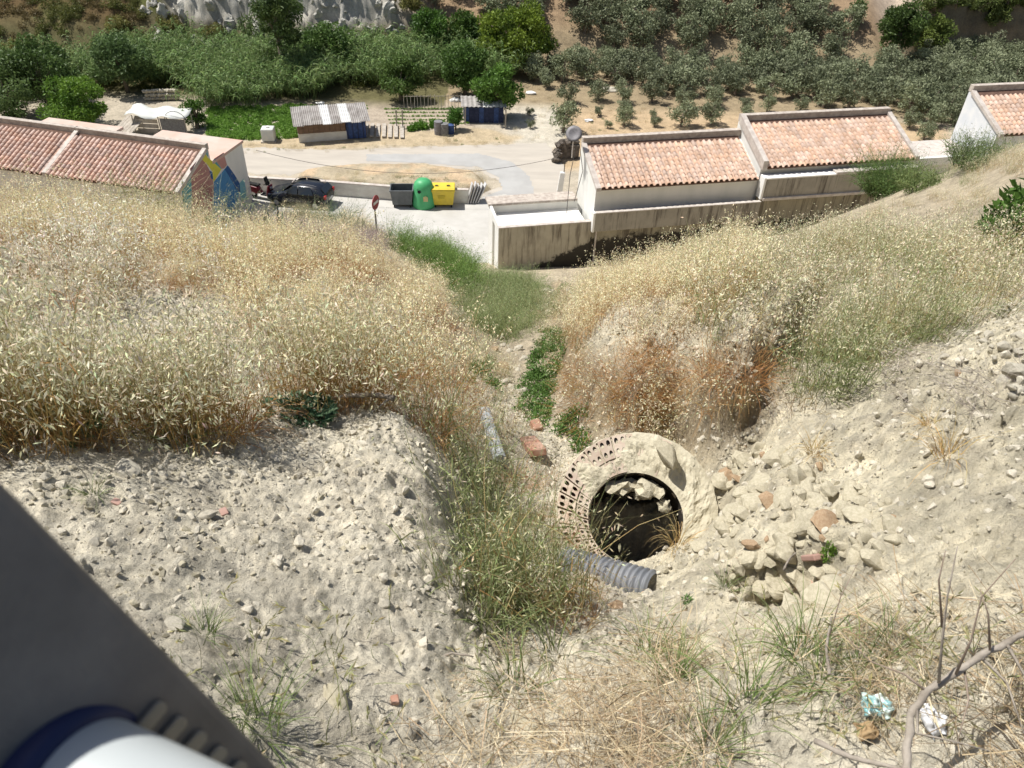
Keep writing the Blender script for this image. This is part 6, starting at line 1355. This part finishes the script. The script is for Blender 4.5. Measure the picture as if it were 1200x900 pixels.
# ---- olive trees
OL = []
for k in range(4):
    kq = (.8, .95, 1.08, 1.2)[k]; S, cc = crown(1700, 1.38, 1.0, .21, (.125*kq, .15*kq, .08*kq), (.27*kq, .295*kq, .175*kq), 22, .38, 1.2, .1, 90+k, .36); me = S.mesh('crown', 'leaf_grey'); tm = trunk_mesh(.75, .10, cc, k); t_ = bpy.data.meshes.new('trunk'); t_.from_pydata([tuple(v) for v in tm.v], [], tm.f); t_.materials.append(MAT['bark']); OL.append((me, t_))
def olive(x, y, z, s, label, group):
    me, tm = random.choice(OL); e = empty('olive_tree', (x, y, z), label, 'olive tree', group, random.uniform(0, 6.28)); e.scale = (s, s, s*random.uniform(.9, 1.15))
    for nm, q in (('crown', me), ('trunk', tm)): o = bpy.data.objects.new(nm, q); COL.objects.link(o); o.parent = e
for (a, b, s, lb) in [(660,155,1.05,'nearest olive left of the satellite dish, a full rounded one'),(665,122,.75,'olive with a pale stick beside it, behind the one by the dish'),(700,118,.8,'olive at the head of the second row right of the gravel strip'),(701,136,.35,'tiny olive sapling in the second row behind the dish'),(712,150,.3,'low seedling olive just right of the dish'),
    (730,120,.75,'tallest olive in the narrow hedge like row above the near roof'),(731,135,.6,'olive in the middle of the narrow hedge like row'),(731,148,.7,'olive at the near end of the narrow hedge like row'),(764,120,.8,'rounded olive at the head of the sapling row'),(765,137,.3,'tiny sapling olive in the middle of its row'),(767,148,.42,'small olive sapling nearest the roof ridge'),
    (798,148,.95,'full olive just behind the ridge, left of the party wall'),(800,125,.8,'olive behind the full one left of the party wall'),(833,146,.8,'olive standing just behind the party wall gable'),(875,140,.5,'small olive left of the middle house roof corner'),(836,124,.8,'olive set back behind the party wall tree'),
    (872,130,.55,'small olive standing alone in front of the grove'),(898,132,.6,'olive at the ragged front edge above the middle roof'),(938,130,.6,'low rounded olive above the centre of the middle roof'),(1082,164,.7,'olive beside the blue gable, in the gap between the houses'),(1065,150,.7,'olive in the gap between the houses, the left one'),(1095,148,.75,'olive in the gap, back right next to the blue gable'),
    (640,102,.7,'olive at the back left corner of the tan orchard'),(1120,148,.6,'olive peeping over the blue gable'),(622,150,.3,'stunted olive shoot on the gravel strip'),(621,135,.3,'second stunted olive shoot on the gravel strip')]:
    p = at_z(a, b, 0); olive(p[0], p[1], 0, s, lb, 'olives in the tan orchard')
belt = [(600,98),(660,98),(700,104),(770,110),(880,120),(960,128),(1060,138),(1120,146),(1260,150),(1260,60),(1130,68),(1000,82),(900,84),(760,80),(600,80)]
n_b = 0; yy = 50.
while yy < 78:
    xx = -4+random.uniform(0, 1)
    while xx < 50:
        x = xx+random.uniform(-.35, .35); y = yy+random.uniform(-.35, .35); z = zflat(x, y); a, b = proj(np.array([[x, y, z]]))
        if polydist(a, b, belt)[0] > 0 and z < 1.6 and not (8 < 0):
            olive(x, y, z, random.uniform(.85, 1.25), 'grey green olive tree in the dense grove on the flat ground', 'olives of the dense flat grove'); n_b += 1
        xx += 2.1
    yy += 1.95
hillp = [(560,-90),(560,30),(650,50),(690,62),(760,66),(900,68),(985,74),(1010,55),(985,20),(960,-20),(940,-90)]
hill2 = [(470,-60),(470,15),(640,10),(640,-60)]
n_h = 0; yy = 68.
while yy < 98:
    xx = -14+random.uniform(0, 1)
    while xx < 36:
        x = xx+random.uniform(-.5, .5); y = yy+random.uniform(-.5, .5); z = zflat(x, y); a, b = proj(np.array([[x, y, z]]))
        if (polydist(a, b, hillp)[0] > 0 or polydist(a, b, hill2)[0] > 0) and z > .7 and random.random() > .07:
            olive(x, y, z, random.uniform(1.0, 1.4), 'grey green olive tree on the brown hillside above the grove', 'olives on the far hillside'); n_h += 1
        xx += 2.35
    yy += 2.0
print('OLIVES', n_b, n_h)
# ================================================================ NEARER SHRUBS
def bush(px_, py_, R, leaf, n, c0, c1, label, name='shrub', cat='shrub', m='leaf', fz=.9, clumps=14, crad=.42, lift=0, s=(1, 1, 1), d=None):
    p = gp(px_, py_) if d is None else at_d(px_, py_, d); S = leafball(n, R, leaf, c0, c1, fz, clumps, crad); o = obj(name, S.mesh(name, m)); o.location = (p[0], p[1], p[2]+lift); o.scale = s; return tag(o, label, cat)
def whips(px_, py_, n, rad, h, c0, c1, label, name='shrub', w=.012, lean=.35, cat='shrub', spk=8, hl=.05, hw=.014):
    p = gp(px_, py_); S = oats(n, rad, h, c0, c1, tuple(np.array(c1)*1.25), spk, hl, hw, lean=lean, w=w, leaves=2.2, headfrac=.8); o = obj(name, S.mesh(name, 'leaf')); o.location = (p[0], p[1], p[2]); return tag(o, label, cat)
whips(1040, 228, 620, .62, 1.6, (.06,.10,.025), (.13,.20,.06), 'green broom shrub on the crest in front of the middle house')
whips(1010, 232, 60, .3, .6, (.35,.28,.12), (.52,.45,.26), 'dry yellow undergrowth left of the green broom shrub')
whips(1078, 222, 300, .5, .75, (.09,.13,.04), (.19,.24,.09), 'smaller paler shrub right of the green broom shrub')
whips(1148, 192, 420, .65, .85, (.08,.12,.04), (.18,.23,.10), 'low rounded green shrub below the blue gable')
bush(1192, 268, .42, .11, 1300, (.04,.09,.015), (.12,.22,.04), 'leafy dark green fig sapling at the right edge of the slope', 'fig_sapling', 'sapling', fz=1.1, d=10.2, lift=-.1)
bush(1225, 240, .55, .12, 1300, (.04,.09,.015), (.12,.22,.04), 'upper part of the fig growth cut by the right picture edge', 'fig_sapling', 'sapling', fz=1.1, d=10.6, lift=-.1)
# agaves on the bank
def agave(px_, py_, s, label):
    p = gp(px_, py_); S = Soup(); n = 34; rs = RS; a = rs.uniform(0, 6.283, n); el = rs.uniform(.35, 1.35, n); d0 = np.stack([np.cos(a)*np.cos(el), np.sin(a)*np.cos(el), np.sin(el)], 1)
    ribbon(S, d0*.06, d0, rs.uniform(.5, .8, n), UPV[None]*.25*np.ones((n, 1)), np.full(n, .10), jit((.05, .085, .06), n, .1), jit((.11, .16, .11), n, .1), 4); o = obj('agave', S.mesh('agave', 'leaf_grey')); o.location = tuple(p); o.scale = (s,)*3
    tag(o, label, 'agave', 'agaves on the bank')
agave(327, 283, 1.0, 'largest dark agave among mauve dead weeds on the left bank'); agave(352, 292, .5, 'small agave just right of the largest agave'); agave(412, 274, .9, 'agave at the street edge just left of the road sign'); agave(425, 276, .7, 'agave standing right at the foot of the road sign')
P = scatter([(290,262),(330,250),(420,262),(460,290),(420,305),(340,295),(300,285)], 9, jag=5, seed=61)[0]; gn_scatter('mauve_weeds', P, f_mauve, 'mauve grey dead weeds around the agaves on the left bank', RS.uniform(.6, 1.1, len(P)), cat='weeds')
P = scatter([(345,250),(430,255),(440,275),(400,285),(340,268)], 4, jag=5, seed=62)[0]; gn_scatter('yellow_grass', P, f_oat, 'yellow dry grass between the car and the agaves', RS.uniform(.7, 1.0, len(P)))
whips(352, 258, 260, .8, 1.3, (.22,.22,.10), (.42,.41,.26), 'pale dry weeds half hiding the black car')
whips(396, 276, 260, .7, 1.5, (.10,.15,.07), (.22,.28,.15), 'grey green bush on the bank between the car and the sign')
whips(318, 262, 90, .5, 1.4, (.13,.17,.07), (.30,.33,.17), 'pale green weeds at the foot of the mural wall')
whips(270, 268, 120, .7, 1.2, (.13,.17,.08), (.28,.32,.2), 'grey green weeds right in front of the mural'); whips(170, 258, 190, .9, 1.5, (.25,.24,.10), (.46,.44,.26), 'olive yellow weeds growing before the mural house eaves')
bush(372, 300, .5, .12, 700, (.06,.14,.03), (.15,.28,.07), 'bright green low herb at the upper edge of the oats', 'herb', 'herb'); bush(322, 300, .45, .12, 600, (.06,.14,.03), (.15,.28,.07), 'bright green herb below the largest agave', 'herb', 'herb')
# leafy plants at the edge of the bare mound
def rosette(px_, py_, R, n, leaf, label, c0=(.045,.10,.055), c1=(.12,.19,.10), name='thistle'):
    p = gp(px_, py_); S = Soup(); rs = RS; nm = n; a = rs.uniform(0, 6.283, nm); r = R*np.sqrt(rs.uniform(.02, 1, nm)); base = np.stack([r*np.cos(a), r*np.sin(a)*.7, .02+rs.uniform(.2, 1, nm)*R*.5*(1-r/R*.6)], 1)
    for k in range(5):     # lobed leaf = five small faces fanned out
        aa = a+(k-2)*.5+rs.normal(0, .2, nm); d = np.stack([np.cos(aa), np.sin(aa), rs.uniform(-.2, .7, nm)], 1); d /= np.linalg.norm(d, axis=1, keepdims=True); kites(S, base, d, np.full(nm, leaf)*(1-.12*abs(k-2)), np.full(nm, leaf*.42), np.clip(lerp(c0, c1, rs.uniform(0, 1, nm)), 0, 1), rs)
    o = obj(name, S.mesh(name, 'leaf_grey')); o.location = tuple(p); return tag(o, label, 'thistle')
rosette(347, 490, .24, 90, .075, 'blue green lobed thistle at the top of the bare mound'); rosette(140, 498, .30, 70, .085, 'sprawling dark lobed plant under the oats at the upper left'); rosette(35, 515, .34, 90, .10, 'large lobed plant at the left picture edge', (.06,.12,.04), (.20,.28,.12)); rosette(100, 470, .3, 50, .08, 'lobed plant hidden among the left oat stems')
bush(970, 655, .085, .02, 500, (.10,.18,.03), (.20,.32,.06), 'feathery green fennel like plant standing in the rubble pit', 'fennel', 'fennel', s=(.7, .7, 1.6), clumps=10)
bush(800, 590, .05, .022, 120, (.18,.24,.04), (.34,.38,.09), 'small yellow green sprig hanging inside the shaft mouth', 'sprig', 'sprig'); bush(805, 705, .03, .02, 60, (.08,.15,.04), (.15,.25,.08), 'tiny green seedling below the shaft on the right', 'seedling', 'seedling')
